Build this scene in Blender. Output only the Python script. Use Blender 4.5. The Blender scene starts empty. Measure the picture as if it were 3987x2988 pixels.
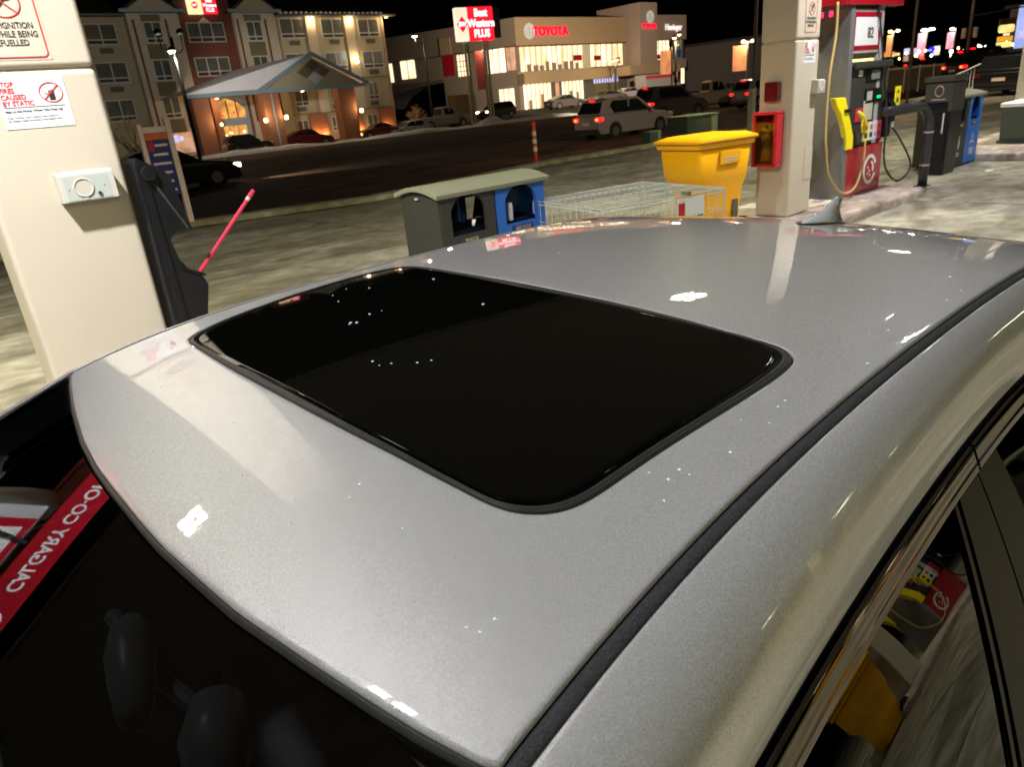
import bpy, bmesh, math, random
from mathutils import Vector, Matrix
random.seed(7)
S = bpy.context.scene
COL = S.collection
R = math.radians
# ------------------------------------------------------------------ camera, world, exposure
# world axes: x runs along the car, the pump islands and the street; y runs across them; z up
cam_d = bpy.data.cameras.new("camera")
cam = bpy.data.objects.new("camera", cam_d)
COL.objects.link(cam)
S.camera = cam
cam_d.lens = 24.95
cam_d.sensor_width = 36
cam_d.clip_start = 0.02
cam_d.clip_end = 2000
PITCH, ROLL, YAW = 0.377739, 0.095135, R(39.48443)
F0 = Vector((0, math.cos(PITCH), -math.sin(PITCH)))
U0 = Vector((0, math.sin(PITCH), math.cos(PITCH)))
R0 = Vector((1, 0, 0))
rgt = R0 * math.cos(ROLL) - U0 * math.sin(ROLL)
upv = R0 * math.sin(ROLL) + U0 * math.cos(ROLL)
Z = Matrix.Rotation(-YAW, 3, 'Z')
rgt, upv, fwd = Z @ rgt, Z @ upv, Z @ F0
m = Matrix((rgt, upv, -fwd)).transposed().to_4x4()
m.translation = Vector((-1.05, -0.82, 1.70))
cam.matrix_world = m
cam_d.dof.use_dof = True
cam_d.dof.focus_distance = 0.90
cam_d.dof.aperture_fstop = 12.0
cam_d.dof.aperture_blades = 6
wd = bpy.data.worlds.new("World")
S.world = wd
wd.use_nodes = True
wn = wd.node_tree
sky = wn.nodes.new("ShaderNodeTexSky")
sky.sky_type = 'NISHITA'
sky.sun_disc = False
sky.sun_elevation = R(-4)
sky.sun_rotation = R(200)
wn.nodes["Background"].inputs["Strength"].default_value = 0.004
wn.links.new(sky.outputs["Color"], wn.nodes["Background"].inputs["Color"])
S.view_settings.view_transform = 'Standard'
S.view_settings.look = 'None'
S.view_settings.exposure = 0.2
S.view_settings.gamma = 1.0
S.view_settings.use_curve_mapping = False
S.render.engine = 'CYCLES'
S.cycles.use_denoising = True
S.cycles.max_bounces = 7
S.cycles.transparent_max_bounces = 10
S.cycles.caustics_reflective = False
S.cycles.caustics_refractive = False
S.cycles.sample_clamp_indirect = 4.0

# ------------------------------------------------------------------ helpers
def obj(name, mesh, mat=None, parent=None, smooth=False, bevel=0, seg=2):
    o = bpy.data.objects.new(name, mesh)
    COL.objects.link(o)
    if mat is not None and mesh is not None and len(mesh.materials) == 0:
        mesh.materials.append(mat)
    if parent is not None:
        o.parent = parent
    if smooth and mesh is not None:
        for p in mesh.polygons: p.use_smooth = True
    if bevel:
        b = o.modifiers.new("bevel", 'BEVEL')
        b.width = bevel; b.segments = seg; b.limit_method = 'ANGLE'; b.angle_limit = R(35)
        for p in mesh.polygons: p.use_smooth = True
        w = o.modifiers.new("wn", 'WEIGHTED_NORMAL'); w.keep_sharp = False
    return o

def thing(name, label, cat, loc=(0, 0, 0), rz=0.0, group=None):
    o = bpy.data.objects.new(name, None)
    COL.objects.link(o)
    o.empty_display_size = 0.1
    o.location = loc
    o.rotation_euler = (0, 0, rz)
    o["label"] = label; o["category"] = cat
    if group: o["group"] = group
    return o

def tag(o, label, cat, group=None):
    o["label"] = label; o["category"] = cat
    if group: o["group"] = group
    return o

class MB:
    def __init__(self): self.v = []; self.f = []
    def add(self, vs, fs):
        b = len(self.v); self.v += [tuple(v) for v in vs]; self.f += [tuple(b + i for i in f) for f in fs]; return self
    def box(self, x0, y0, z0, x1, y1, z1):
        if x0 > x1: x0, x1 = x1, x0
        if y0 > y1: y0, y1 = y1, y0
        if z0 > z1: z0, z1 = z1, z0
        return self.add([(x0,y0,z0),(x1,y0,z0),(x1,y1,z0),(x0,y1,z0),(x0,y0,z1),(x1,y0,z1),(x1,y1,z1),(x0,y1,z1)],
                 [(0,3,2,1),(4,5,6,7),(0,1,5,4),(1,2,6,5),(2,3,7,6),(3,0,4,7)])
    def taper(self, x0, y0, x1, y1, z0, z1, dx, dy):
        return self.add([(x0,y0,z0),(x1,y0,z0),(x1,y1,z0),(x0,y1,z0),(x0+dx,y0+dy,z1),(x1-dx,y0+dy,z1),(x1-dx,y1-dy,z1),(x0+dx,y1-dy,z1)],
                 [(0,3,2,1),(4,5,6,7),(0,1,5,4),(1,2,6,5),(2,3,7,6),(3,0,4,7)])
    def prism(self, pts, axis, a, b):
        # pts: 2d polygon in the two other axes; extruded from a to b along axis
        def P(p, c):
            return {'x': (c, p[0], p[1]), 'y': (p[0], c, p[1]), 'z': (p[0], p[1], c)}[axis]
        n = len(pts)
        vs = [P(p, a) for p in pts] + [P(p, b) for p in pts]
        fs = [tuple(range(n)), tuple(range(2*n-1, n-1, -1))] + [(i, n+i, n+(i+1) % n, (i+1) % n) for i in range(n)]
        return self.add(vs, fs)
    def quad(self, a, b, c, d): return self.add([a, b, c, d], [(0, 1, 2, 3)])
    def tube(self, path, r, seg=12, cap=True, closed=False):
        path = [Vector(p) for p in path]
        n = len(path); rings = []
        up = None
        for i, p in enumerate(path):
            if closed: t = (path[(i+1) % n] - path[i-1]).normalized()
            else: t = (path[min(i+1, n-1)] - path[max(i-1, 0)]).normalized()
            if up is None:
                up = Vector((0, 0, 1)) if abs(t.z) < 0.9 else Vector((1, 0, 0))
            u = (up - t * up.dot(t)).normalized(); w = t.cross(u); up = u
            rr = r[i] if isinstance(r, (list, tuple)) else r
            rings.append([p + (u * math.cos(2*math.pi*k/seg) + w * math.sin(2*math.pi*k/seg)) * rr for k in range(seg)])
        vs = [v for ring in rings for v in ring]; fs = []
        m_ = n if closed else n - 1
        for i in range(m_):
            j = (i + 1) % n
            for k in range(seg):
                k2 = (k + 1) % seg
                fs.append((i*seg+k, j*seg+k, j*seg+k2, i*seg+k2))
        if cap and not closed:
            fs.append(tuple(range(seg))); fs.append(tuple((n-1)*seg + k for k in reversed(range(seg))))
        return self.add(vs, fs)
    def cyl(self, a, b, r, seg=16, r2=None): return self.tube([a, b], [r, r if r2 is None else r2], seg)
    def loft(self, rings, closed=True, cap=True):
        n = len(rings[0]); vs = [v for r_ in rings for v in r_]; fs = []
        for i in range(len(rings)-1):
            for k in range(n if closed else n-1):
                k2 = (k+1) % n
                fs.append((i*n+k, i*n+k2, (i+1)*n+k2, (i+1)*n+k))
        if cap and closed:
            fs.append(tuple(reversed(range(n)))); fs.append(tuple((len(rings)-1)*n+k for k in range(n)))
        return self.add(vs, fs)
    def mesh(self, name="m"):
        me = bpy.data.meshes.new(name)
        me.from_pydata(self.v, [], self.f)
        bm = bmesh.new(); bm.from_mesh(me)
        bmesh.ops.recalc_face_normals(bm, faces=bm.faces)
        bm.to_mesh(me); bm.free()
        return me
    def raw(self, name="m"):
        me = bpy.data.meshes.new(name); me.from_pydata(self.v, [], self.f); return me
    def o(self, name, mat, parent=None, smooth=False, bevel=0, seg=2):
        return obj(name, self.mesh(name), mat, parent, smooth, bevel, seg)

def children(o): return [c for c in bpy.data.objects if c.parent == o]
KIDS = {}
def copy_tree(o, loc=None, rz=None, label=None):
    def rec(src, par):
        c = src.copy(); COL.objects.link(c); c.parent = par
        for ch in children(src): rec(ch, c)
        return c
    c = rec(o, None)
    if loc is not None: c.location = loc
    if rz is not None: c.rotation_euler = (0, 0, rz)
    if label: c["label"] = label
    return c

FONT = None
def text(name, body, size, origin, xdir, ydir, mat, parent=None, depth=0.002, align='CENTER', squeeze=1.0, bold=0.0):
    cu = bpy.data.curves.new(name, 'FONT')
    cu.body = body; cu.size = size; cu.align_x = align; cu.align_y = 'CENTER'; cu.extrude = depth; cu.offset = bold
    cu.resolution_u = 3
    t = bpy.data.objects.new(name, cu)
    COL.objects.link(t)
    dg = bpy.context.evaluated_depsgraph_get(); dg.update()
    me = bpy.data.meshes.new_from_object(t.evaluated_get(dg))
    bpy.data.objects.remove(t)
    X = Vector(xdir).normalized() * squeeze; Y = Vector(ydir).normalized(); N = Vector(xdir).normalized().cross(Y)
    M = Matrix((X, Y, N)).transposed().to_4x4(); M.translation = Vector(origin)
    me.transform(M)
    me.materials.clear()
    return obj(name, me, mat, parent)

# ------------------------------------------------------------------ materials
def nodes(name):
    mt = bpy.data.materials.new(name); mt.use_nodes = True
    nt = mt.node_tree
    return mt, nt, nt.nodes["Principled BSDF"]
def rgb(c): return (c[0], c[1], c[2], 1)
def pm(name, col, rough=0.5, metal=0.0, coat=0.0, var=0.12, scale=6.0, bump=0.0, bscale=80.0, spec=0.5):
    mt, nt, b = nodes(name)
    tc = nt.nodes.new("ShaderNodeTexCoord")
    nz = nt.nodes.new("ShaderNodeTexNoise"); nz.inputs["Scale"].default_value = scale; nz.inputs["Detail"].default_value = 5
    nt.links.new(tc.outputs["Object"], nz.inputs["Vector"])
    mx = nt.nodes.new("ShaderNodeMix"); mx.data_type = 'RGBA'
    mx.inputs[6].default_value = rgb([c*(1-var) for c in col]); mx.inputs[7].default_value = rgb([min(1, c*(1+var)) for c in col])
    nt.links.new(nz.outputs["Fac"], mx.inputs[0])
    nt.links.new(mx.outputs[2], b.inputs["Base Color"])
    b.inputs["Roughness"].default_value = rough
    b.inputs["Metallic"].default_value = metal
    b.inputs["Specular IOR Level"].default_value = spec
    if coat:
        b.inputs["Coat Weight"].default_value = coat; b.inputs["Coat Roughness"].default_value = 0.03
    if bump:
        n2 = nt.nodes.new("ShaderNodeTexNoise"); n2.inputs["Scale"].default_value = bscale; n2.inputs["Detail"].default_value = 4
        nt.links.new(tc.outputs["Object"], n2.inputs["Vector"])
        bp = nt.nodes.new("ShaderNodeBump"); bp.inputs["Strength"].default_value = bump; bp.inputs["Distance"].default_value = 0.01
        nt.links.new(n2.outputs["Fac"], bp.inputs["Height"]); nt.links.new(bp.outputs["Normal"], b.inputs["Normal"])
    return mt
def em(name, col, strength, var=0.0, scale=2.0, base=None, stretch=(1, 1, 1), col2=None):
    mt, nt, b = nodes(name)
    b.inputs["Base Color"].default_value = rgb(base or [c*0.5 for c in col])
    b.inputs["Emission Strength"].default_value = strength
    b.inputs["Emission Color"].default_value = rgb(col)
    if var or col2:
        tc = nt.nodes.new("ShaderNodeTexCoord"); mp = nt.nodes.new("ShaderNodeMapping"); mp.inputs["Scale"].default_value = stretch
        nz = nt.nodes.new("ShaderNodeTexNoise"); nz.inputs["Scale"].default_value = scale; nz.inputs["Detail"].default_value = 4
        nt.links.new(tc.outputs["Object"], mp.inputs["Vector"]); nt.links.new(mp.outputs["Vector"], nz.inputs["Vector"])
        rp = nt.nodes.new("ShaderNodeValToRGB")
        rp.color_ramp.elements[0].position = 0.5 - 0.12; rp.color_ramp.elements[1].position = 0.5 + 0.12
        rp.color_ramp.elements[0].color = rgb(col2 or [c*(1-var) for c in col]); rp.color_ramp.elements[1].color = rgb(col)
        nt.links.new(nz.outputs["Fac"], rp.inputs["Fac"]); nt.links.new(rp.outputs["Color"], b.inputs["Emission Color"])
    return mt

M = {}
M['cream'] = pm("cream panel", (0.44, 0.385, 0.29), 0.45, var=0.06, scale=3, bump=0.06, bscale=260)
M['cream_dirty'] = pm("weathered cream panel", (0.42, 0.35, 0.24), 0.5, var=0.15, scale=2.2)
M['white_plastic'] = pm("white plastic", (0.44, 0.42, 0.35), 0.4, var=0.04)
M['speaker_grey'] = pm("speaker grey", (0.36, 0.38, 0.34), 0.5, var=0.06)
M['speaker_cone'] = pm("speaker cone", (0.42, 0.38, 0.31), 0.7, var=0.08, scale=60)
M['sticker'] = pm("white sticker", (0.62, 0.61, 0.59), 0.35, var=0.03)
M['ink_red'] = pm("red ink", (0.55, 0.03, 0.03), 0.5, var=0.06)
M['ink_black'] = pm("black ink", (0.03, 0.03, 0.03), 0.5, var=0.06)
M['ink_blue'] = pm("blue ink", (0.05, 0.08, 0.35), 0.5, var=0.1)
M['black_plastic'] = pm("black plastic", (0.007, 0.007, 0.008), 0.38, var=0.3, scale=20, bump=0.1, bscale=300)
M['grey_plastic'] = pm("charcoal recycled plastic", (0.035, 0.033, 0.028), 0.6, var=0.2, scale=8, bump=0.15, bscale=150)
M['olive_lid'] = pm("olive grey plastic lid", (0.19, 0.19, 0.13), 0.55, var=0.1)
M['blue_plastic'] = pm("blue plastic", (0.02, 0.10, 0.36), 0.4, var=0.15)
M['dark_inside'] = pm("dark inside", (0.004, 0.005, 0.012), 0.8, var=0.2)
M['yellow_plastic'] = pm("yellow plastic", (0.78, 0.37, 0.008), 0.38, var=0.06, scale=3)
M['red_paint'] = pm("red paint", (0.30, 0.008, 0.016), 0.25, var=0.12, coat=0.5)
M['red_handle'] = pm("red stick", (0.45, 0.03, 0.06), 0.4, var=0.1)
M['red_case'] = pm("red case", (0.42, 0.012, 0.02), 0.3, var=0.1, coat=0.3)
M['maroon'] = pm("maroon plastic", (0.10, 0.008, 0.012), 0.2, var=0.2, coat=0.5)
M['grey_metal'] = pm("grey panel metal", (0.17, 0.165, 0.16), 0.4, metal=0.3, var=0.08)
M['light_metal'] = pm("light grey metal", (0.5, 0.5, 0.5), 0.35, metal=0.4, var=0.06)
M['galv'] = pm("galvanised wire", (0.50, 0.51, 0.46), 0.4, metal=0.3, var=0.1)
M['yellow_paint'] = pm("yellow paint", (0.80, 0.66, 0.01), 0.35, var=0.06)
M['yellow_metal'] = pm("yellow nozzle", (0.62, 0.45, 0.04), 0.3, var=0.1)
M['black_hose'] = pm("black hose", (0.02, 0.022, 0.024), 0.3, var=0.2)
M['tan_hose'] = pm("tan hose", (0.42, 0.29, 0.11), 0.45, var=0.1)
M['black_pipe'] = pm("black pipe", (0.02, 0.02, 0.022), 0.28, var=0.3, coat=0.2)
M['band'] = pm("worn reflective band", (0.3, 0.22, 0.19), 0.4, var=0.3, scale=30)
M['white_paint'] = pm("white paint", (0.75, 0.73, 0.70), 0.45, var=0.08)
M['orange'] = pm("orange plastic", (0.9, 0.10, 0.02), 0.4, var=0.05)
M['reflect'] = pm("reflective band", (0.7, 0.68, 0.62), 0.3, var=0.1)
M['advert_green'] = pm("green print", (0.10, 0.38, 0.10), 0.5, var=0.1)
M['green_box'] = pm("green utility paint", (0.10, 0.13, 0.08), 0.5, var=0.15)
M['green_light'] = pm("pale green panel", (0.30, 0.40, 0.22), 0.5, var=0.1)
M['planter'] = pm("grey green planter", (0.07, 0.08, 0.055), 0.6, var=0.15)
M['snow'] = pm("dirty snow", (0.62, 0.60, 0.55), 0.7, var=0.25, scale=3, bump=0.5, bscale=14)
M['glass_dark'] = pm("dark window glass", (0.012, 0.014, 0.014), 0.05, var=0.2, spec=0.8)
M['tyre'] = pm("tyre rubber", (0.012, 0.012, 0.012), 0.8, var=0.3)
M['rim'] = pm("wheel rim", (0.32, 0.32, 0.33), 0.35, metal=0.8, var=0.1)
M['stucco'] = pm("beige stucco", (0.40, 0.35, 0.22), 0.85, var=0.12, scale=1.2, bump=0.3, bscale=30)
M['stucco_olive'] = pm("olive stucco", (0.17, 0.14, 0.07), 0.85, var=0.15, scale=1.5)
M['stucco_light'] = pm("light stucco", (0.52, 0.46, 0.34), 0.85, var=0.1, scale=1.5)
M['brick'] = pm("red brown brick", (0.15, 0.05, 0.03), 0.85, var=0.25, scale=9, bump=0.4, bscale=60)
M['brick_orange'] = pm("brown brick", (0.30, 0.12, 0.06), 0.85, var=0.2, scale=6, bump=0.4, bscale=40)
M['trim_white'] = pm("white window frame", (0.55, 0.55, 0.50), 0.5, var=0.08)
M['curtain'] = pm("grey green curtain pane", (0.10, 0.11, 0.085), 0.22, var=0.35, scale=2.5, spec=0.6)
M['curtain_warm'] = pm("brown curtain pane", (0.16, 0.09, 0.055), 0.3, var=0.4, scale=2)
M['vent'] = pm("dark vent", (0.02, 0.02, 0.018), 0.6, var=0.3)
M['grille'] = pm("brown grille", (0.10, 0.085, 0.06), 0.7, var=0.2, scale=20)
M['shingle'] = pm("dark roof shingle", (0.03, 0.028, 0.026), 0.85, var=0.4, scale=5)
M['snow_roof'] = pm("grey snowy roof", (0.85, 0.82, 0.82), 0.7, var=0.10, scale=1.0)
M['fascia_blue'] = pm("blue grey fascia", (0.26, 0.34, 0.38), 0.5, var=0.1)
M['eave'] = pm("dark eave", (0.10, 0.09, 0.075), 0.6, var=0.15)
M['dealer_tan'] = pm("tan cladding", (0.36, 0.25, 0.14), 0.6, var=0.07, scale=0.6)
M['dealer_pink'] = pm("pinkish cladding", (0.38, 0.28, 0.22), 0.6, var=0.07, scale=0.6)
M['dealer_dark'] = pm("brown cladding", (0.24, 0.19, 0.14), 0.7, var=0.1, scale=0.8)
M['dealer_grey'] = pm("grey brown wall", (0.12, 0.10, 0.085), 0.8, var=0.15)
M['red_trim'] = pm("dark red trim", (0.14, 0.012, 0.01), 0.5, var=0.2)
M['bark'] = pm("bark", (0.12, 0.085, 0.05), 0.9, var=0.4, scale=20)
M['twig'] = pm("frosted twig", (0.62, 0.48, 0.26), 0.8, var=0.4, scale=12)
M['pole_dark'] = pm("dark lamp post", (0.012, 0.011, 0.010), 0.5, var=0.2)
M['pole_grey'] = pm("grey lamp post", (0.16, 0.14, 0.13), 0.5, metal=0.4, var=0.1)
M['sign_post'] = pm("sign post steel", (0.42, 0.40, 0.29), 0.45, metal=0.3, var=0.1)
M['canopy_under'] = pm("canopy soffit", (0.11, 0.108, 0.105), 0.5, var=0.06, scale=0.7)
M['fence_panel'] = pm("dark fence panel", (0.13, 0.10, 0.07), 0.18, var=0.2, spec=0.7)
M['fence_frame'] = pm("fence frame", (0.5, 0.43, 0.32), 0.5, var=0.15)
M['navy'] = pm("navy panel", (0.022, 0.035, 0.13), 0.5, var=0.3, scale=6)
M['orange_dark'] = pm("orange panel", (0.55, 0.12, 0.03), 0.5, var=0.3, scale=8)
M['pinkish'] = pm("pinkish frame", (0.62, 0.46, 0.37), 0.5, var=0.1)
M['banner_rd'] = pm("banner cloth red", (0.75, 0.16, 0.13), 0.7, var=0.35, scale=2.5)
M['lcd_off'] = pm("pump display glass", (0.16, 0.18, 0.14), 0.1, var=0.2)
# emitters
M['sign_red'] = em("lit red sign face", (1.0, 0.012, 0.03), 1.05)
M['sign_cream'] = em("lit cream sign face", (1.0, 0.80, 0.58), 1.05, var=0.15, scale=1)
M['sign_yellow'] = em("lit pale yellow face", (1.0, 0.80, 0.42), 1.1, var=0.1)
M['letter_white'] = em("lit white letter", (1.0, 0.85, 0.82), 1.4)
M['letter_red'] = em("lit red letter", (1.0, 0.0, 0.035), 1.3)
M['logo_silver'] = pm("silver emblem", (0.62, 0.62, 0.60), 0.3, metal=0.2, var=0.1)
M['logo_lit'] = em("lit silver emblem", (0.75, 0.74, 0.68), 0.35)
M['heninger'] = em("lit pale letter", (0.9, 0.80, 0.78), 0.9)
M['show_glass'] = em("lit showroom", (1.0, 0.80, 0.52), 1.5, scale=0.9, stretch=(1, 1, 0.25), col2=(0.55, 0.36, 0.18))
M['show_glass2'] = em("lit showroom bright", (1.0, 0.84, 0.58), 1.45, scale=1.1, stretch=(1, 1, 0.4), col2=(0.9, 0.66, 0.36))
M['lamp_cool'] = em("cool lamp", (0.85, 1.0, 0.86), 14)
M['lamp_yellow'] = em("yellow lamp", (1.0, 0.80, 0.30), 9)
M['lamp_warm'] = em("warm lamp", (1.0, 0.62, 0.25), 9)
M['lamp_pink'] = em("pinkish lamp", (1.0, 0.86, 0.9), 9)
M['glow_orange'] = em("lit lobby glass", (1.0, 0.50, 0.12), 0.75, scale=1.6, col2=(0.35, 0.14, 0.03))
M['glow_pink'] = em("lit pink window", (1.0, 0.56, 0.34), 0.5, scale=1.4, col2=(0.45, 0.22, 0.12))
M['screen_blue'] = em("lit screen", (0.62, 0.60, 1.0), 0.95, scale=4, var=0.3)
M['tail_red'] = em("lit tail lamp", (1.0, 0.008, 0.012), 3.2)
M['tail_hot'] = em("lit tail lamp core", (1.0, 0.20, 0.02), 4.0)
M['tail_dim'] = em("dim tail lamp", (0.6, 0.01, 0.01), 0.5)
M['head'] = em("lit headlamp", (1.0, 0.88, 0.58), 9)
M['head_cool'] = em("lit headlamp cool", (0.85, 1.0, 0.95), 9)
M['led_green'] = em("green led", (0.0, 1.0, 0.15), 1.5)
M['led_red'] = em("red led", (1.0, 0.02, 0.08), 2.5)
M['led_yellow'] = em("yellow led strip", (1.0, 0.75, 0.2), 3.0)
M['blue_lit'] = em("lit blue sign", (0.03, 0.02, 1.0), 1.2)
M['pale_blue'] = em("lit pale blue sign", (0.42, 0.50, 0.95), 0.95, scale=0.6, var=0.25)
M['lilac_lit'] = em("lit lilac sign", (0.80, 0.72, 1.0), 1.0, var=0.3, scale=3)
M['amber'] = em("lit amber sign", (1.0, 0.45, 0.03), 0.85, var=0.3)
M['yellow_lit'] = em("lit yellow sign", (1.0, 0.80, 0.25), 1.1, var=0.35, scale=2)
M['banner_or'] = em("orange banner with added glow", (1.0, 0.42, 0.14), 0.62, scale=1.1, stretch=(2, 2, 1), col2=(0.75, 0.18, 0.10))  # glow put into the cloth colour; the banner is no lamp
M['banner_pk'] = em("pink banner with added glow", (1.0, 0.45, 0.62), 0.7, scale=1.2, stretch=(2, 2, 1), col2=(0.8, 0.16, 0.2))  # same added glow in the pink cloth

def glass(name, tint, ior=1.6, rough=0.0):
    mt = bpy.data.materials.new(name); mt.use_nodes = True; nt = mt.node_tree
    nt.nodes.clear()
    out = nt.nodes.new("ShaderNodeOutputMaterial"); tr = nt.nodes.new("ShaderNodeBsdfTransparent"); gl = nt.nodes.new("ShaderNodeBsdfGlossy")
    mx = nt.nodes.new("ShaderNodeMixShader"); fr = nt.nodes.new("ShaderNodeFresnel")
    tc = nt.nodes.new("ShaderNodeTexCoord"); nz = nt.nodes.new("ShaderNodeTexNoise"); nz.inputs["Scale"].default_value = 9
    nt.links.new(tc.outputs["Object"], nz.inputs["Vector"])
    cr = nt.nodes.new("ShaderNodeMix"); cr.data_type = 'RGBA'; cr.inputs[6].default_value = rgb(tint); cr.inputs[7].default_value = rgb([c*0.85 for c in tint])
    nt.links.new(nz.outputs["Fac"], cr.inputs[0]); nt.links.new(cr.outputs[2], tr.inputs["Color"])
    fr.inputs["IOR"].default_value = ior
    gl.inputs["Roughness"].default_value = rough; gl.inputs["Color"].default_value = (1, 1, 1, 1)
    nt.links.new(fr.outputs[0], mx.inputs[0]); nt.links.new(tr.outputs[0], mx.inputs[1]); nt.links.new(gl.outputs[0], mx.inputs[2])
    nt.links.new(mx.outputs[0], out.inputs["Surface"])
    return mt
M['windscreen'] = glass("windscreen glass", (0.50, 0.52, 0.52), 1.52)
M['side_glass'] = glass("side window glass", (0.09, 0.10, 0.095), 1.7)
M['case_glass'] = glass("cabinet glass", (0.75, 0.68, 0.6), 1.5)

def car_paint(name, col, flake=2000.0, crease=True):
    mt, nt, b = nodes(name)
    tc = nt.nodes.new("ShaderNodeTexCoord")
    vo = nt.nodes.new("ShaderNodeTexVoronoi"); vo.inputs["Scale"].default_value = flake
    nt.links.new(tc.outputs["Object"], vo.inputs["Vector"])
    sx = nt.nodes.new("ShaderNodeSeparateColor"); nt.links.new(vo.outputs["Color"], sx.inputs[0])
    mx = nt.nodes.new("ShaderNodeMix"); mx.data_type = 'RGBA'
    mx.inputs[6].default_value = rgb([c*0.55 for c in col]); mx.inputs[7].default_value = rgb([min(1, c*1.30) for c in col])
    nt.links.new(sx.outputs[0], mx.inputs[0]); nt.links.new(mx.outputs[2], b.inputs["Base Color"])
    b.inputs["Metallic"].default_value = 0.89; b.inputs["Roughness"].default_value = 0.38
    b.inputs["Coat Weight"].default_value = 1.0; b.inputs["Coat Roughness"].default_value = 0.012; b.inputs["Coat IOR"].default_value = 1.62
    # flakes tilt the base layer a little
    geo = nt.nodes.new("ShaderNodeNewGeometry")
    sub = nt.nodes.new("ShaderNodeVectorMath"); sub.operation = 'SUBTRACT'; sub.inputs[1].default_value = (0.5, 0.5, 0.5)
    nt.links.new(vo.outputs["Color"], sub.inputs[0])
    sc = nt.nodes.new("ShaderNodeVectorMath"); sc.operation = 'SCALE'; sc.inputs["Scale"].default_value = 0.22
    nt.links.new(sub.outputs[0], sc.inputs[0])
    ad = nt.nodes.new("ShaderNodeVectorMath"); ad.operation = 'ADD'
    nt.links.new(geo.outputs["Normal"], ad.inputs[0]); nt.links.new(sc.outputs[0], ad.inputs[1])
    no = nt.nodes.new("ShaderNodeVectorMath"); no.operation = 'NORMALIZE'; nt.links.new(ad.outputs[0], no.inputs[0])
    nt.links.new(no.outputs[0], b.inputs["Normal"])
    # orange peel of the clear coat
    n2 = nt.nodes.new("ShaderNodeTexNoise"); n2.inputs["Scale"].default_value = 45; n2.inputs["Detail"].default_value = 2
    nt.links.new(tc.outputs["Object"], n2.inputs["Vector"])
    bp = nt.nodes.new("ShaderNodeBump"); bp.inputs["Strength"].default_value = 0.10; bp.inputs["Distance"].default_value = 0.0012
    def mth(op, a, b_=None):
        q = nt.nodes.new("ShaderNodeMath"); q.operation = op
        for k, v in enumerate((a, b_)):
            if v is None: continue
            if isinstance(v, (int, float)): q.inputs[k].default_value = v
            else: nt.links.new(v, q.inputs[k])
        return q.outputs[0]
    xyz = nt.nodes.new("ShaderNodeSeparateXYZ"); nt.links.new(tc.outputs["Object"], xyz.inputs[0])
    # the pressed line that runs along each side of the roof panel
    d = mth('ABSOLUTE', mth('SUBTRACT', mth('ABSOLUTE', xyz.outputs[1]), mth('SUBTRACT', 0.4645, mth('MULTIPLY', xyz.outputs[0], 0.046))))
    g = mth('MINIMUM', mth('MULTIPLY', d, 420.0), 1.0)
    hgt = mth('ADD', mth('MULTIPLY', n2.outputs["Fac"], 0.6), mth('MULTIPLY', g, 2.2))
    nt.links.new(hgt, bp.inputs["Height"]); nt.links.new(bp.outputs["Normal"], b.inputs["Coat Normal"])
    return mt
M['silver'] = car_paint("silver metallic paint", (0.97, 0.985, 1.0))
M['fin_paint'] = pm("dark silver paint", (0.42, 0.43, 0.42), 0.2, metal=0.6, coat=1.0, var=0.08)
M['black_gloss'] = pm("gloss black glass", (0.0005, 0.0005, 0.0004), 0.03, var=0.2, spec=0.32)
M['rubber'] = pm("rubber seal", (0.010, 0.0098, 0.0095), 0.3, var=0.3, scale=60)
M['rubber_dust'] = pm("dusty rubber strip", (0.011, 0.011, 0.012), 0.55, var=0.9, scale=420, bump=0.25, bscale=500, spec=0.3)
M['chrome'] = pm("dark chrome", (0.27, 0.235, 0.215), 0.06, metal=1.0, var=0.05)
M['pillar_trim'] = pm("satin black pillar trim", (0.014, 0.0125, 0.011), 0.42, var=0.1, spec=0.3)
M['housing'] = pm("dark grey housing", (0.008, 0.0085, 0.009), 0.3, var=0.2, scale=30)
M['cabin'] = pm("dark cabin", (0.012, 0.012, 0.012), 0.8, var=0.3)
M['leather'] = pm("grey leather", (0.014, 0.0145, 0.016), 0.5, var=0.2, bump=0.2, bscale=200)
M['water'] = pm("water drop with glint colour", (0.30, 0.32, 0.34), 0.08, var=0.3, coat=1.0)  # pale base colour stands in for the sparkle of lamps in the drops

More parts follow.
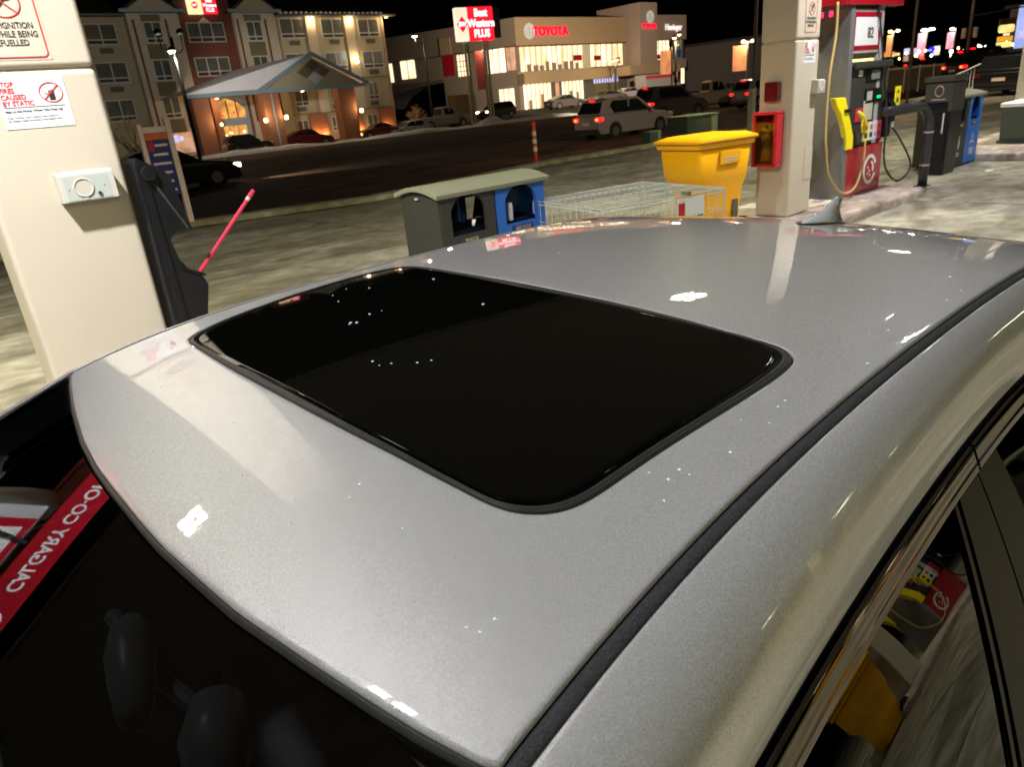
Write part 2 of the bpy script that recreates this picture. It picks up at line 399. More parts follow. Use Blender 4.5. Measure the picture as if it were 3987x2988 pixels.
def ground_mat(name, base, dark, streak_dir='x', warm=None, sc=1.0, rough=0.75, spec=0.3):
    mt, nt, b = nodes(name)
    b.inputs['Specular IOR Level'].default_value = spec
    tc = nt.nodes.new("ShaderNodeTexCoord")
    def noise(scale, st, detail=6, dist=0.0):
        mp = nt.nodes.new("ShaderNodeMapping"); mp.inputs["Scale"].default_value = st
        n = nt.nodes.new("ShaderNodeTexNoise"); n.inputs["Scale"].default_value = scale; n.inputs["Detail"].default_value = detail
        n.inputs["Distortion"].default_value = dist
        nt.links.new(tc.outputs["Object"], mp.inputs["Vector"]); nt.links.new(mp.outputs["Vector"], n.inputs["Vector"])
        return n
    def ramp(n, a, bpos, ca, cb):
        r_ = nt.nodes.new("ShaderNodeValToRGB"); r_.color_ramp.elements[0].position = a; r_.color_ramp.elements[1].position = bpos
        r_.color_ramp.elements[0].color = rgb(ca); r_.color_ramp.elements[1].color = rgb(cb)
        nt.links.new(n.outputs["Fac"], r_.inputs["Fac"]); return r_
    n1 = noise(1.1*sc, (0.5, 1.0, 1), 12, 0.9)
    r1 = ramp(n1, 0.38, 0.64, dark, base)
    n2 = noise(5.0*sc, (0.7, 1.1, 1), 10, 0.5)
    r2 = ramp(n2, 0.35, 0.70, (0.62, 0.60, 0.58), (1.15, 1.13, 1.12))
    mu = nt.nodes.new("ShaderNodeMix"); mu.data_type = 'RGBA'; mu.blend_type = 'MULTIPLY'; mu.inputs[0].default_value = 1.0
    nt.links.new(r1.outputs["Color"], mu.inputs[6]); nt.links.new(r2.outputs["Color"], mu.inputs[7])
    nt.links.new(mu.outputs[2], b.inputs["Base Color"])
    rr = nt.nodes.new("ShaderNodeMapRange"); rr.inputs["To Min"].default_value = rough*0.7; rr.inputs["To Max"].default_value = rough*1.1
    nt.links.new(n1.outputs["Fac"], rr.inputs["Value"]); nt.links.new(rr.outputs[0], b.inputs["Roughness"])
    n3 = noise(60, (1, 1, 1), 4); bp = nt.nodes.new("ShaderNodeBump"); bp.inputs["Strength"].default_value = 0.3; bp.inputs["Distance"].default_value = 0.01
    nt.links.new(n3.outputs["Fac"], bp.inputs["Height"]); nt.links.new(bp.outputs["Normal"], b.inputs["Normal"])
    return mt
M['concrete'] = ground_mat("salted concrete", (0.31, 0.29, 0.235), (0.155, 0.138, 0.105))
M['asphalt'] = ground_mat("worn asphalt", (0.13, 0.078, 0.058), (0.045, 0.027, 0.020), sc=0.35, rough=1.0, spec=0.08)
M['lot'] = ground_mat("parking lot asphalt", (0.10, 0.085, 0.07), (0.05, 0.04, 0.032), sc=0.5, rough=0.9, spec=0.15)
M['island'] = ground_mat("island concrete", (0.42, 0.36, 0.32), (0.26, 0.21, 0.18), sc=1.6, rough=0.7)
M['kerb'] = ground_mat("kerb concrete", (0.42, 0.40, 0.27), (0.22, 0.20, 0.11), sc=1.0)
M['hill'] = pm("night hillside", (0.03, 0.028, 0.026), 0.9, var=0.3, scale=0.05)

# ------------------------------------------------------------------ ground and roads
def struct(name, mesh, mat, parent=None):
    o = obj(name, mesh, mat, parent)
    if parent is None: o["kind"] = "structure"
    return o
ROADZ = -0.35
NEAR = [(-60, 13.9), (-10, 13.7), (3.4, 13.6), (6.8, 12.6), (10, 13.0), (13, 13.7), (17.8, 13.5), (22.3, 12.95), (34, 13.6), (70, 15), (300, 24)]
mb = MB()
n = len(NEAR)
mb.add([(x, -60, 0) for x, y in NEAR] + [(x, y, 0) for x, y in NEAR], [(i, i+1, n+i+1, n+i) for i in range(n-1)])
fc = struct("forecourt", mb.raw(), M['concrete'])
fc.location.z = -.016
slab_me = MB().box(0, 0, -.02, 4.465, 3.965, .016).mesh("slab")
slab_me.materials.append(M['concrete'])
for ix in range(-4, 9):
    for iy in range(-4, 3):
        sl_ = obj("concrete_slab", slab_me, None, fc); sl_.location = (ix*4.5+.3, iy*4.0+.55, 0)
mb = MB()
mb.add([(x, y, 0.0) for x, y in NEAR] + [(x, y+0.02, 0.10) for x, y in NEAR] + [(x, y+0.42, 0.10) for x, y in NEAR] + [(x, y+0.5, ROADZ) for x, y in NEAR],
       [(k*n+i, k*n+i+1, (k+1)*n+i+1, (k+1)*n+i) for k in range(3) for i in range(n-1)])
struct("kerb_near", mb.raw(), M['kerb'])
mb = MB().quad((-200, 12, ROADZ), (600, 12, ROADZ), (600, 57.6, ROADZ), (-200, 57.6, ROADZ))
struct("road", mb.raw(), M['asphalt'])
# far ground: flat by the hotel, rising to the dealership
def lotz(x, y):
    f = min(1, max(0, (x-42)/10)) * min(1, max(0, (y-57.6)/12))
    return ROADZ + 0.10 + f * 0.75
mb = MB(); xs = [-200, -40, 0, 20, 40, 42, 45, 48, 52, 60, 75, 100, 150, 300, 600]; ys = [57.6, 60, 63, 66, 69.6, 80, 120, 300, 900]
mb.add([(x, y, lotz(x, y)) for y in ys for x in xs], [(j*len(xs)+i, j*len(xs)+i+1, (j+1)*len(xs)+i+1, (j+1)*len(xs)+i) for j in range(len(ys)-1) for i in range(len(xs)-1)])
struct("parking_lot", mb.raw(), M['lot'])
# snow bank on the far kerb
mb = MB(); random.seed(3); rings = []
for i in range(220):
    x = -30 + i*0.9
    h = 0.10 + 0.16*random.random() + 0.12*math.sin(i*0.35); w = 0.5 + 0.35*random.random()
    if 46 < x < 50: h += 0.2
    rings.append([(x, 57.0, ROADZ-0.02), (x, 57.1+0.1*random.random(), ROADZ+0.8*h), (x, 57.4+w*.4, ROADZ+h+0.08), (x, 57.9+w, ROADZ+h*0.9+0.05), (x, 58.4+w, ROADZ+0.08)])
mb.loft(rings, closed=False, cap=False)
o = obj("snow_bank", mb.raw(), M['snow'], smooth=True); o["kind"] = "stuff"; o["label"] = "ridge of dirty snow along the far kerb"
# lane marking on the road, worn
# hill in the distance
mb = MB(); rr = []
for k, (y, z) in enumerate([(300, -1), (420, 6), (600, 16), (900, 26)]):
    rr.append([(x, y, z * (0.6 + 0.4*math.sin(x*0.004+k)) if k else -1) for x in range(-600, 1800, 60)])
mb.loft(rr, closed=False, cap=False)
struct("hillside", mb.raw(), M['hill'])

# ------------------------------------------------------------------ pump islands and canopy
def island(y0, y1, x0, x1, nm="pump_island"):
    mb = MB().box(x0, y0, -0.05, x1, y1, 0.13)
    o = obj(nm, mb.mesh(), M['island'], bevel=0.05, seg=3); o["kind"] = "structure"
    return o
island(2.98, 4.55, -5.2, 0.9)
island(2.98, 4.55, 6.2, 9.75)
island(2.98, 4.55, 13.6, 20.0)
island(-7.9, -6.35, 6.2, 9.75)
island(-7.9, -6.35, -5.2, 0.9)

can = thing("fuel_canopy", "flat pale canopy roof over the pumps with square lamps in its underside", "canopy", (0, 0, 0))
mb = MB()
YE, XE0, XE1, YN = 7.5, -16.0, 17.6, -11.4
w = 40.0
i = 0
x = XE0
while x < XE1 - 0.01:
    x2 = min(x+w, XE1)
    mb.box(x, YN, 4.80, x2, YE, 4.86); x = x2
soff = obj("soffit", mb.mesh(), M['canopy_under'], can)
MB().box(XE0, YN, 4.87, XE1, YE, 5.6).o("roof_deck", M['canopy_under'], can)
for a in ((XE0-.1, YE, XE1+.1, YE+.1), (XE0-.1, YN-.1, XE1+.1, YN), (XE0-.1, YN, XE0, YE), (XE1, YN, XE1+.1, YE)):
    MB().box(a[0], a[1], 4.72, a[2], a[3], 5.65).o("fascia_panel", M['dealer_grey'], can)

def canopy_light(x, y, col, power):
    RN = {5.25: "outermost row towards the road", 1.70: "row over the silver car's far side", -5.6: "inner row over the rear island", -9.2: "outermost row behind the photographer"}
    CN = {-10.5: "far front end", -1.6: "above the windscreen end of the car", 7.7: "beside the cream pillar with the extinguisher", 16.2: "by the far pillar and planter"}
    t = thing("canopy_light", f"canopy lamp {CN[x]}, {RN[y]}", "lamp", (x, y, 4.78), 0, "lamps in the canopy underside")
    MB().box(-.26, -.26, -.03, .26, .26, .018).o("housing", M['white_paint'], t, bevel=.01)
    for k in (-1, 1):
        MB().box(-.20, k*.12-.085, -.036, .20, k*.12+.085, -.031).o("lens", LENS[col], t)
    l = bpy.data.lights.new("canopy_lamp", 'AREA'); l.shape = 'RECTANGLE'; l.size = .22; l.size_y = .22
    l.energy = power; l.color = {'w': (0.94, 0.95, 1.0), 'g': (1.0, 0.97, 0.68)}[col]
    l.spread = R(165)
    lo = bpy.data.objects.new("canopy_lamp", l); COL.objects.link(lo); lo.parent = t; lo.location = (0, 0, -.045)
    lo.visible_glossy = False
    return t
LENS = {'w': em("lit lamp lens white", (0.98, 0.97, 1.0), 22), 'g': em("lit lamp lens greenish", (0.98, 1.0, 0.66), 22)}
PW = 150
for x in (-10.5, -1.6, 7.7, 16.2):
    for y, c in ((5.25, 'g'), (1.70, 'w'), (-5.6, 'g'), (-9.2, 'g')):
        canopy_light(x, y, c, PW * {5.25: 2.0, 1.70: 2.9, -5.6: 1.6, -9.2: 1.0}[y] * (1.32 if x == -1.6 else .68 if y == 1.70 else .9))

# ------------------------------------------------------------------ pillars with their fittings
def stickers(x0, zs, y, parent, big=True):
    # the two notices on a pillar face that looks towards -y; x0 = left edge of the small notice
    s = obj("static_notice", MB().box(x0, y-.003, zs-.228, x0+.262, y, zs).mesh(), M['sticker'], parent)
    Y = y-.0045
    def tx(b, sz, x, z, mat, al='LEFT', sq=1.0, bold=0.0): text("lettering", b, sz, (x, Y, z), (1, 0, 0), (0, 0, 1), mat, s, 0.0005, al, sq, bold)
    for k, l in enumerate(("STOP", "FIRES", "CAUSED", "BY STATIC")):
        tx(l, .031, x0+.012, zs-.030-.0285*k, M['ink_red'], sq=.80, bold=.0009)
    tx("Stay at the Pump When You Fuel Up", .0145, x0+.012, zs-.149, M['ink_black'], bold=.0003)
    tx("If you re-enter your vehicle, then return to", .0112, x0+.012, zs-.177, M['ink_black'])
    tx("the nozzle, static electricity could spark a fire.", .0112, x0+.012, zs-.191, M['ink_black'])
    obj("rule", MB().box(x0+.012, y-.0042, zs-.134, x0+.245, y-.003, zs-.131).mesh(), M['ink_black'], s)
    cx, cz = x0+.203, zs-.072
    mb = MB(); rad = .044
    mb.tube([(cx+rad*math.cos(a*math.pi/16), Y, cz+rad*math.sin(a*math.pi/16)) for a in range(32)], .0022, 6, closed=True)
    mb.prism([(cx-.031, cz-.035), (cx-.034, cz-.031), (cx+.031, cz+.034), (cx+.034, cz+.031)], 'y', y-.0062, y-.005)
    for (ax, az) in ((-.018, .024), (.016, .026), (-.03, .006)):
        mb.prism([(cx+ax, cz+az), (cx+ax+.004, cz+az+.003), (cx+ax+.006, cz+az-.008), (cx+ax+.003, cz+az-.006)], 'y', y-.0052, y-.0042)
    obj("symbol", mb.mesh(), M['ink_red'], s)
    mb = MB().prism([(cx-.010, cz-.036), (cx+.012, cz-.036), (cx+.013, cz-.005), (cx-.010, cz-.005)], 'y', y-.0042, y-.0034)
    for k in range(4):
        mb.prism([(cx-.010+.006*k, cz-.006), (cx-.0055+.006*k, cz-.006), (cx-.0055+.006*k, cz+.014-.004*abs(k-1.5)), (cx-.010+.006*k, cz+.014-.004*abs(k-1.5))], 'y', y-.0042, y-.0034)
    mb.prism([(cx-.010, cz-.016), (cx-.024, cz-.004), (cx-.021, cz-.001), (cx-.009, cz-.008)], 'y', y-.0042, y-.0034)
    obj("hand_symbol", mb.mesh(), M['ink_black'], s)
    # tall notice above
    x1 = x0+.250; xa = x0-.02; zb = zs+.075; zt = zs+.56
    s = obj("ignition_notice", MB().box(xa, y-.002, zb, x1, y, zt).mesh(), M['cream'], parent)
    mb = MB(); w_ = .0045
    r_ = .02
    pts = []
    for (cx2, cz2, a0) in ((x1-.012-r_, zt-.012-r_, 0), (xa+.012+r_, zt-.012-r_, 90), (xa+.012+r_, zb+.012+r_, 180), (x1-.012-r_, zb+.012+r_, 270)):
        for k in range(5):
            a = R(a0 + k*22.5); pts.append((cx2+r_*math.cos(a), y-.003, cz2+r_*math.sin(a)))
    mb.tube(pts, .0028, 6, closed=True)
    cx, cz, rad = (xa+x1)/2+.01, zb+.245, .062
    mb.tube([(cx+rad*math.cos(a*math.pi/18), y-.003, cz+rad*math.sin(a*math.pi/18)) for a in range(36)], .003, 6, closed=True)
    mb.prism([(cx-.046, cz+.043), (cx-.043, cz+.046), (cx+.046, cz-.043), (cx+.043, cz-.046)], 'y', y-.0065, y-.0045)
    obj("border", mb.mesh(), M['ink_red'], s)
    mb = MB().prism([(cx-.038, cz-.036), (cx-.032, cz-.042), (cx+.014, cz+.012), (cx+.006, cz+.018)], 'y', y-.0044, y-.003)
    mb.prism([(cx+.018+.018*math.cos(a*math.pi/6), cz+.026+.018*math.sin(a*math.pi/6)) for a in range(12)], 'y', y-.0044, y-.003)
    obj("key_symbol", mb.mesh(), M['ink_black'], s)
    for k, l in enumerate(("TURN IGNITION", "OFF WHILE BEING", "REFUELLED")):
        text("lettering", l, .038, (cx-.012, y-.0035, zb+.148-.037*k), (1, 0, 0), (0, 0, 1), M['ink_black'], s, .0005, 'CENTER', .70, .0005)
    for k, l in enumerate(("NO SMOKING", "WITHIN 7.5 m")):
        text("lettering", l, .036, (cx-.012, y-.0035, zb+.385-.038*k), (1, 0, 0), (0, 0, 1), M['ink_black'], s, .0005, 'CENTER', .70, .0005)

def speaker(x0, x1, z0, z1, y, parent, d=.085):
    s = MB()
    s.prism([(y, z0), (y-d, z0+.004), (y-d, z1-.012), (y-d*.55, z1), (y, z1)], 'x', x0, x1)
    sp = s.o("intercom_box", M['white_plastic'], parent, bevel=.004)
    cx, cz = (x0+x1)/2-.012, (z0+z1)/2-.004; Y = y-d-.0005
    hw, hh = (x1-x0)/2, (z1-z0)/2
    MB().box(cx-hw*.72, Y-.001, cz-hh*.80, cx+hw*.86, Y+.001, cz+hh*.74).o("face_panel", M['speaker_grey'], sp)
    mb = MB().tube([(cx-.012+.043*math.cos(a*math.pi/16), Y-.003, cz+.043*math.sin(a*math.pi/16)) for a in range(32)], .0045, 8, closed=True)
    mb.box(cx-.020, Y-.004, cz+.044, cx-.004, Y, cz+.060); mb.box(cx-.020, Y-.004, cz-.060, cx-.004, Y, cz-.044)
    mb.o("speaker_ring", M['white_plastic'], sp)
    MB().cyl((cx-.012, Y, cz), (cx-.012, Y-.003, cz), .041, 28).o("speaker_cone", M['speaker_cone'], sp)
    MB().cyl((cx+.055, Y, cz-.036), (cx+.055, Y-.008, cz-.036), .009, 16).o("call_button", M['ink_black'], sp)
    for q in ((-.078, -.006), (.086, 0.0)):
        MB().cyl((cx+q[0], Y, cz+q[1]), (cx+q[0], Y-.002, cz+q[1]), .0035, 10).o("screw", M['ink_black'], sp)

def pillar(x0, x1, y0, y1, label, full=True, xs=None, spk=None):
    t = thing("canopy_pillar", label, "pillar", (0, 0, 0), 0, None)
    seam = 2.045
    for (z0, z1) in ((.13, seam-.004), (seam+.004, 4.8)):
        MB().box(x0, y0, z0, x1, y1, z1).o("cladding_panel", M['cream'], t, bevel=.028, seg=4)
    MB().box(x0+.02, y0+.02, .13, x1-.02, y1-.02, 4.8).o("core", M['cream_dirty'], t)
    return t
P1 = pillar(-.63, -.01, 3.5, 3.92, "wide cream pillar beside the black towel station, cut by the left edge")
stickers(-.435, 2.012, 3.5, P1)
for o_ in [c for c in bpy.data.objects if c.name.startswith(('static_notice', 'ignition_notice'))]:
    o_.scale = (1.13, 1, 1); o_.location.x = -.173*(1-1.13)
speaker(-.345, -.085, 1.415, 1.565, 3.5, P1)
P2 = pillar(6.96, 7.475, 3.5, 3.93, "cream pillar between the yellow bin and the fuel pump, red extinguisher case on it")
stickers(7.125, 2.028, 3.5, P2)
speaker(7.34, 7.50, 1.47, 1.62, 3.5, P2)
MB().box(7.27, 3.494, .52, 7.455, 3.5, .89).o("access_panel", M['cream'], P2, bevel=.002)
P3 = pillar(16.3, 16.8, 3.5, 3.92, "cream pillar at the right edge standing behind the green grey planter")
P4 = pillar(6.96, 7.475, -7.35, -6.92, "cream pillar on the island behind the photographer, seen mirrored in the side window")

# fire extinguisher case on the -x face of pillar 2
t = thing("extinguisher_case", "red case with a glass front and a fire extinguisher inside, on the cream pillar", "extinguisher case", (6.958, 3.755, .72))
mb = MB(); 
mb.box(-.16, -.155, 0, -.0, .155, .035); mb.box(-.16, -.155, .575, 0, .155, .61); mb.box(-.16, -.155, .035, 0, -.11, .575); mb.box(-.16, .11, .035, 0, .155, .575); mb.box(-.03, -.11, .035, 0, .11, .575)
mb.o("case_body", M['red_case'], t, bevel=.012)
MB().box(-.155, -.108, .037, -.151, .108, .573).o("door_glass", M['case_glass'], t)
e = MB().tube([(-.085, 0, .07), (-.085, 0, .09), (-.085, 0, .36), (-.085, 0, .40), (-.085, 0, .43)], [.05, .058, .058, .045, .02], 16).o("extinguisher_bottle", M['yellow_metal'], t, smooth=True)
MB().box(-.146, -.03, .17, -.142, .03, .31).o("bottle_label", M['sticker'], t)
MB().box(-.12, -.02, .43, -.06, .02, .47).o("valve", M['black_plastic'], t, bevel=.004)
mb = MB().tube([(-.11, .02, .45), (-.13, .05, .42), (-.13, .055, .3), (-.13, .05, .2)], .008, 8).o("hose", M['black_hose'], t)
t = thing("alarm_box", "small dark maroon box on the cream pillar above the extinguisher case", "box", (6.958, 3.74, 1.43))
MB().box(-.07, -.085, 0, 0, .085, .21).o("cover", M['maroon'], t, bevel=.01)
MB().box(-.076, -.05, .04, -.071, .05, .17).o("front_plate", M['maroon'], t, bevel=.004)

# ------------------------------------------------------------------ fuel pumps
def coop_logo(parent, cx, y, cz, r, mat, sgn=-1, w=None):
    # ring shaped C with three small figures inside, on a face looking towards sgn*y
    w = w or r*.2
    mb = MB()
    def arc(rr, a0, a1, ww, n_=26):
        pts_o = [(cx+(rr+ww/2)*math.cos(R(a0+(a1-a0)*k/n_)), cz+(rr+ww/2)*math.sin(R(a0+(a1-a0)*k/n_))) for k in range(n_+1)]
        pts_i = [(cx+(rr-ww/2)*math.cos(R(a0+(a1-a0)*k/n_)), cz+(rr-ww/2)*math.sin(R(a0+(a1-a0)*k/n_))) for k in range(n_+1)]
        for k in range(n_):
            mb.prism([pts_o[k], pts_o[k+1], pts_i[k+1], pts_i[k]], 'y', y+sgn*.001, y+sgn*.003)
    arc(r*.9, 22, 338, w)
    arc(r*.52, -20, 70, w*.8, 8)
    mb.box(cx+r*.35, y+sgn*.001, cz-r*.02, cx+r*.62, y+sgn*.003, cz+r*.14)
    for (ax, az) in ((-.28, .12), (0, -.12), (-.25, -.28), (.1, -.42)):
        MB().prism([(cx+r*(ax+.09*math.cos(k)), cz+r*(az+.09*math.sin(k))) for k in (0, 1.05, 2.1, 3.14, 4.2, 5.2)], 'y', y+sgn*.001, y+sgn*.003).o("emblem_dot", mat, parent)
    return obj("emblem", mb.mesh(), mat, parent)

def make_pump(label, loc):
    t = thing("fuel_pump", label, "fuel pump", loc)
    x0, x1, y0, y1, zb = -.62, .62, -.33, .33, .13
    MB().box(x0+.10, y0+.03, zb, x1-.06, y1-.03, .74).o("base_cabinet", M['red_paint'], t, bevel=.015)
    # sides in grey sheet metal
    MB().prism([(y0+.01, zb), (y1-.01, zb), (y1-.05, 2.44), (y0+.05, 2.44)], 'x', x0, x0+.10).o("side_column", M['grey_metal'], t, bevel=.01)
    MB().prism([(y0+.03, .75), (y1-.03, .75), (y1-.07, 2.44), (y0+.07, 2.44)], 'x', x1-.40, x1-.30).o("side_column", M['light_metal'], t, bevel=.01)
    MB().box(x0+.12, y0+.05, .745, x1-.07, y1-.05, 1.74).o("upper_cabinet", M['grey_plastic'], t, bevel=.03)
    for sg in (-1, 1):
        Y = sg*(abs(y0)-.045)
        MB().box(x0+.11, Y, 1.68, x1-.08, Y+sg*.06, 1.77).o("visor", M['grey_plastic'], t, bevel=.02)
        MB().box(-.10, Y, 1.53, .36, Y+sg*.012, 1.68).o("screen_frame", M['black_plastic'], t, bevel=.005)
        MB().box(.02, Y+sg*.012, 1.55, .26, Y+sg*.016, 1.66).o("price_display", M['lcd_off'], t)
        MB().box(-.32, Y, 1.60, -.22, Y+sg*.008, 1.67).o("sticker", M['sticker'], t)
        MB().box(-.10, Y, 1.27, .34, Y+sg*.02, 1.44).o("card_panel", M['black_plastic'], t, bevel=.005)
        MB().box(-.08, Y+sg*.02, 1.30, .07, Y+sg*.024, 1.41).o("keypad", M['speaker_grey'], t)
        MB().box(.22, Y+sg*.02, 1.315, .31, Y+sg*.026, 1.345).o("card_light", M['led_green'], t)
        MB().box(-.34, Y, 1.06, -.14, Y+sg*.01, 1.22).o("red_notice", M['red_handle'], t)
        MB().box(-.12, Y, 1.06, .13, Y+sg*.014, 1.30).o("cream_notice", M['cream'], t, bevel=.004)
        for k, (a, b, c) in enumerate(((-.09, .05, 'yellow_paint'), (.06, .20, 'sticker'), (.21, .30, 'sticker'), (.31, .43, 'red_handle'))):
            g = MB().box(a, Y, .80, b, Y+sg*.022, 1.03).o("grade_button", M[c], t, bevel=.004)
            MB().box(a+.03, Y+sg*.022, .84, b-.03, Y+sg*.026, .90).o("grade_number", M['ink_blue' if k == 2 else 'ink_black'], g)
            MB().box(a+.045, Y+sg*.022, .94, b-.045, Y+sg*.026, .99).o("grade_mark", M['ink_red' if k == 1 else 'ink_black'], g)
        # yellow nozzle boot on the left
        mb = MB()
        prof = [(-1.0, 1.39), (-.72, 1.38), (-.62, 1.22), (-.50, 1.02), (-.43, .90), (-.42, .745), (-.60, .745), (-.62, .90), (-.70, 1.04), (-.82, 1.20), (-.94, 1.30)]
        mb.prism(prof, 'y', Y-sg*.02, Y+sg*.05)
        mb.o("nozzle_boot", M['yellow_paint'], t, bevel=.01)
        MB().box(-.74, Y+sg*.05, 1.20, -.60, Y+sg*.07, 1.24).o("boot_plate", M['black_plastic'], t)
        # nozzle
        def nozzle(nx, nz, mat):
            q = MB().tube([(nx-.10, Y+sg*.10, nz+.12), (nx, Y+sg*.11, nz+.06), (nx+.06, Y+sg*.11, nz-.02), (nx+.085, Y+sg*.10, nz-.16)], [.02, .036, .040, .022], 12).o("nozzle", mat, t, smooth=True)
            MB().tube([(nx-.02, Y+sg*.13, nz+.02), (nx-.06, Y+sg*.14, nz-.06), (nx-.02, Y+sg*.13, nz-.13), (nx+.05, Y+sg*.11, nz-.14)], .008, 8).o("trigger_guard", mat, q)
            MB().tube([(nx+.085, Y+sg*.10, nz-.16), (nx+.09, Y+sg*.10, nz-.24)], .016, 10).o("hose_swivel", M['light_metal'], q)
        nozzle(-.36, 1.07, M['yellow_metal'])
        nozzle(.50, 1.16, M['black_plastic'])
        def smoothp(pts, n_=10):
            out = []
            P_ = [Vector(p) for p in pts]; P_ = [P_[0]*2-P_[1]] + P_ + [P_[-1]*2-P_[-2]]
            for i_ in range(1, len(P_)-2):
                for k in range(n_):
                    u = k/n_; a, b, c, d = P_[i_-1:i_+3]
                    out.append(0.5*((2*b)+(-a+c)*u+(2*a-5*b+4*c-d)*u*u+(-a+3*b-3*c+d)*u**3))
            out.append(P_[-2]); return out
        MB().tube(smoothp([(-1.04, Y+sg*.02, 2.42), (-1.07, Y+sg*.04, 2.08), (-1.20, Y+sg*.06, 1.61), (-1.28, Y+sg*.10, 1.05), (-1.27, Y+sg*.12, .80), (-1.18, Y+sg*.13, .52), (-.80, Y+sg*.13, .25), (-.42, Y+sg*.12, .27), (-.20, Y+sg*.10, .55), (-.175, Y+sg*.09, .82)]), .013, 10).o("hose", M['tan_hose'], t, smooth=True)
        MB().tube(smoothp([(.585, Y+sg*.10, .92), (.78, Y+sg*.12, .78), (1.20, Y+sg*.13, .45), (1.25, Y+sg*.13, .28), (.92, Y+sg*.12, .17), (.56, Y+sg*.12, .32), (.42, Y+sg*.10, .56), (.42, Y+sg*.08, 1.1), (.20, Y+sg*.04, 1.9), (.06, Y, 2.42)]), .013, 10).o("hose", M['black_hose'], t, smooth=True)
        MB().box(.46, Y-sg*.02, .80, .62, Y+sg*.07, 1.28).o("nozzle_boot", M['black_plastic'], t, bevel=.02)
        # poster between the uprights
        p = MB().box(-.52, Y-sg*.02, 1.87, .26, Y-sg*.035, 2.36).o("poster_frame", M['light_metal'], t)
        Yp = Y-sg*.019
        MB().box(-.49, Yp, 1.90, .23, Yp+sg*.003, 2.33).o("poster_border", M['red_paint'], p)
        MB().box(-.47, Yp+sg*.003, 1.955, .17, Yp+sg*.006, 2.27).o("poster_sheet", M['sticker'], p)
        sx = 1 if sg < 0 else -1
        text("lettering", "82", .17, (-.06, Yp+sg*.008, 2.09), (sx, 0, 0), (0, 0, 1), M['ink_black'], p, .001, 'CENTER', 1.0, .004)
        MB().box(-.55, Y-sg*.01, 1.775, .05, Y+sg*.004, 1.80).o("strip_light", M['led_yellow'], t)
        # header
        h = MB().box(-.74, Y-sg*.10, 2.40, .74, Y+sg*.03, 2.70).o("header_panel", M['red_paint'], t, bevel=.006)
        coop_logo(h, -.48*sx, Y+sg*.03, 2.55, .095, M['sticker'], sg, .022)
        text("lettering", "CALGARY CO\u00b7OP", .145, (.14*sx, Y+sg*.0325, 2.545), (sx, 0, 0), (0, 0, 1), M['sticker'], h, .001, 'CENTER', .69, .004)
        coop_logo(t, .20*sx, sg*(abs(y0)-.028), .42, .19, M['sticker'], sg, .045)
    MB().box(-.72, -.19, 2.42, .72, .19, 2.68).o("header_core", M['red_paint'], t)
    MB().box(x0+.1, -.1, 1.74, -.30, .1, 2.42).o("vapour_column", M['light_metal'], t, bevel=.02)
    for k in (0, 1):
        MB().box(-.735+.0, -.10+.12*k, 2.30, -.725, -.06+.12*k, 2.36).o("indicator", M['led_red'], t)
    return t
PA = make_pump("fuel pump right of the cream pillar, red base with white ring emblem", (8.93, 3.83, 0))
PB = make_pump("fuel pump left of the near cream pillar, seen mirrored in the windscreen", (-2.15, 3.73, 0))
PC = copy_tree(PA, (8.93, -7.1, 0), 0, "fuel pump on the island behind the photographer, seen mirrored in the side window")
pf = [c for c in PB.children if c.name.startswith('poster_frame')][0]
MB().box(-.46, -.299, 1.96, .16, -.296, 2.12).o("advert_patch", M['yellow_paint'], pf); MB().cyl((-.12, -.2995, 2.14), (-.12, -.3015, 2.14), .085, 20).o("advert_disc", M['advert_green'], pf)
for o_ in (PA, PB, PC): o_["group"] = "fuel pumps on the islands"


# ------------------------------------------------------------------ things on the islands
# black towel and squeegee station on the side of the near pillar
t = thing("squeegee_station", "black towel dispenser and washer bucket post beside the left cream pillar", "squeegee station", (0, 3.55, 0))
mb = MB().prism([(.0, .13), (.02, 1.56), (.035, 1.60), (.16, 1.52), (.185, 1.49), (.235, 1.19), (.165, 1.20), (.105, 1.16), (.125, 1.04), (.165, .975), (.225, .93), (.245, .87), (.20, .70), (.20, .13)], 'y', -.14, .12)
mb.o("dispenser_body", M['black_plastic'], t, bevel=.008)
MB().cyl((.075, -.14, 1.515), (.075, -.175, 1.515), .038, 24).o("knob", M['black_plastic'], t, bevel=.01)
MB().prism([(.035, .70), (.035, 1.43), (.048, 1.45), (.07, 1.44), (.085, .70)], 'y', -.153, -.138).o("towel_door", M['black_plastic'], t, bevel=.004)
MB().prism([(.09, 1.45), (.10, 1.46), (.215, 1.20), (.205, 1.20)], 'y', -.149, -.138).o("rib", M['grey_plastic'], t)
MB().prism([(.125, .985), (.235, .925), (.24, .94), (.13, 1.0)], 'y', -.15, .12).o("bucket_rim", M['black_plastic'], t, bevel=.003)
sq = thing("squeegee", "red handled squeegee leaning out of the black bucket post", "squeegee", (.20, 3.5, .90))
MB().tube([(0, 0, 0), (.44, .05, .40)], .011, 10).o("handle", M['red_handle'], sq)
MB().tube([(.425, .0485, .386), (.445, .0505, .405)], .0125, 10).o("white_ring", M['white_plastic'], sq)
MB().tube([(.44, .05, .40), (.48, .0545, .437)], [.013, .012], 10).o("handle_tip", M['red_handle'], sq)

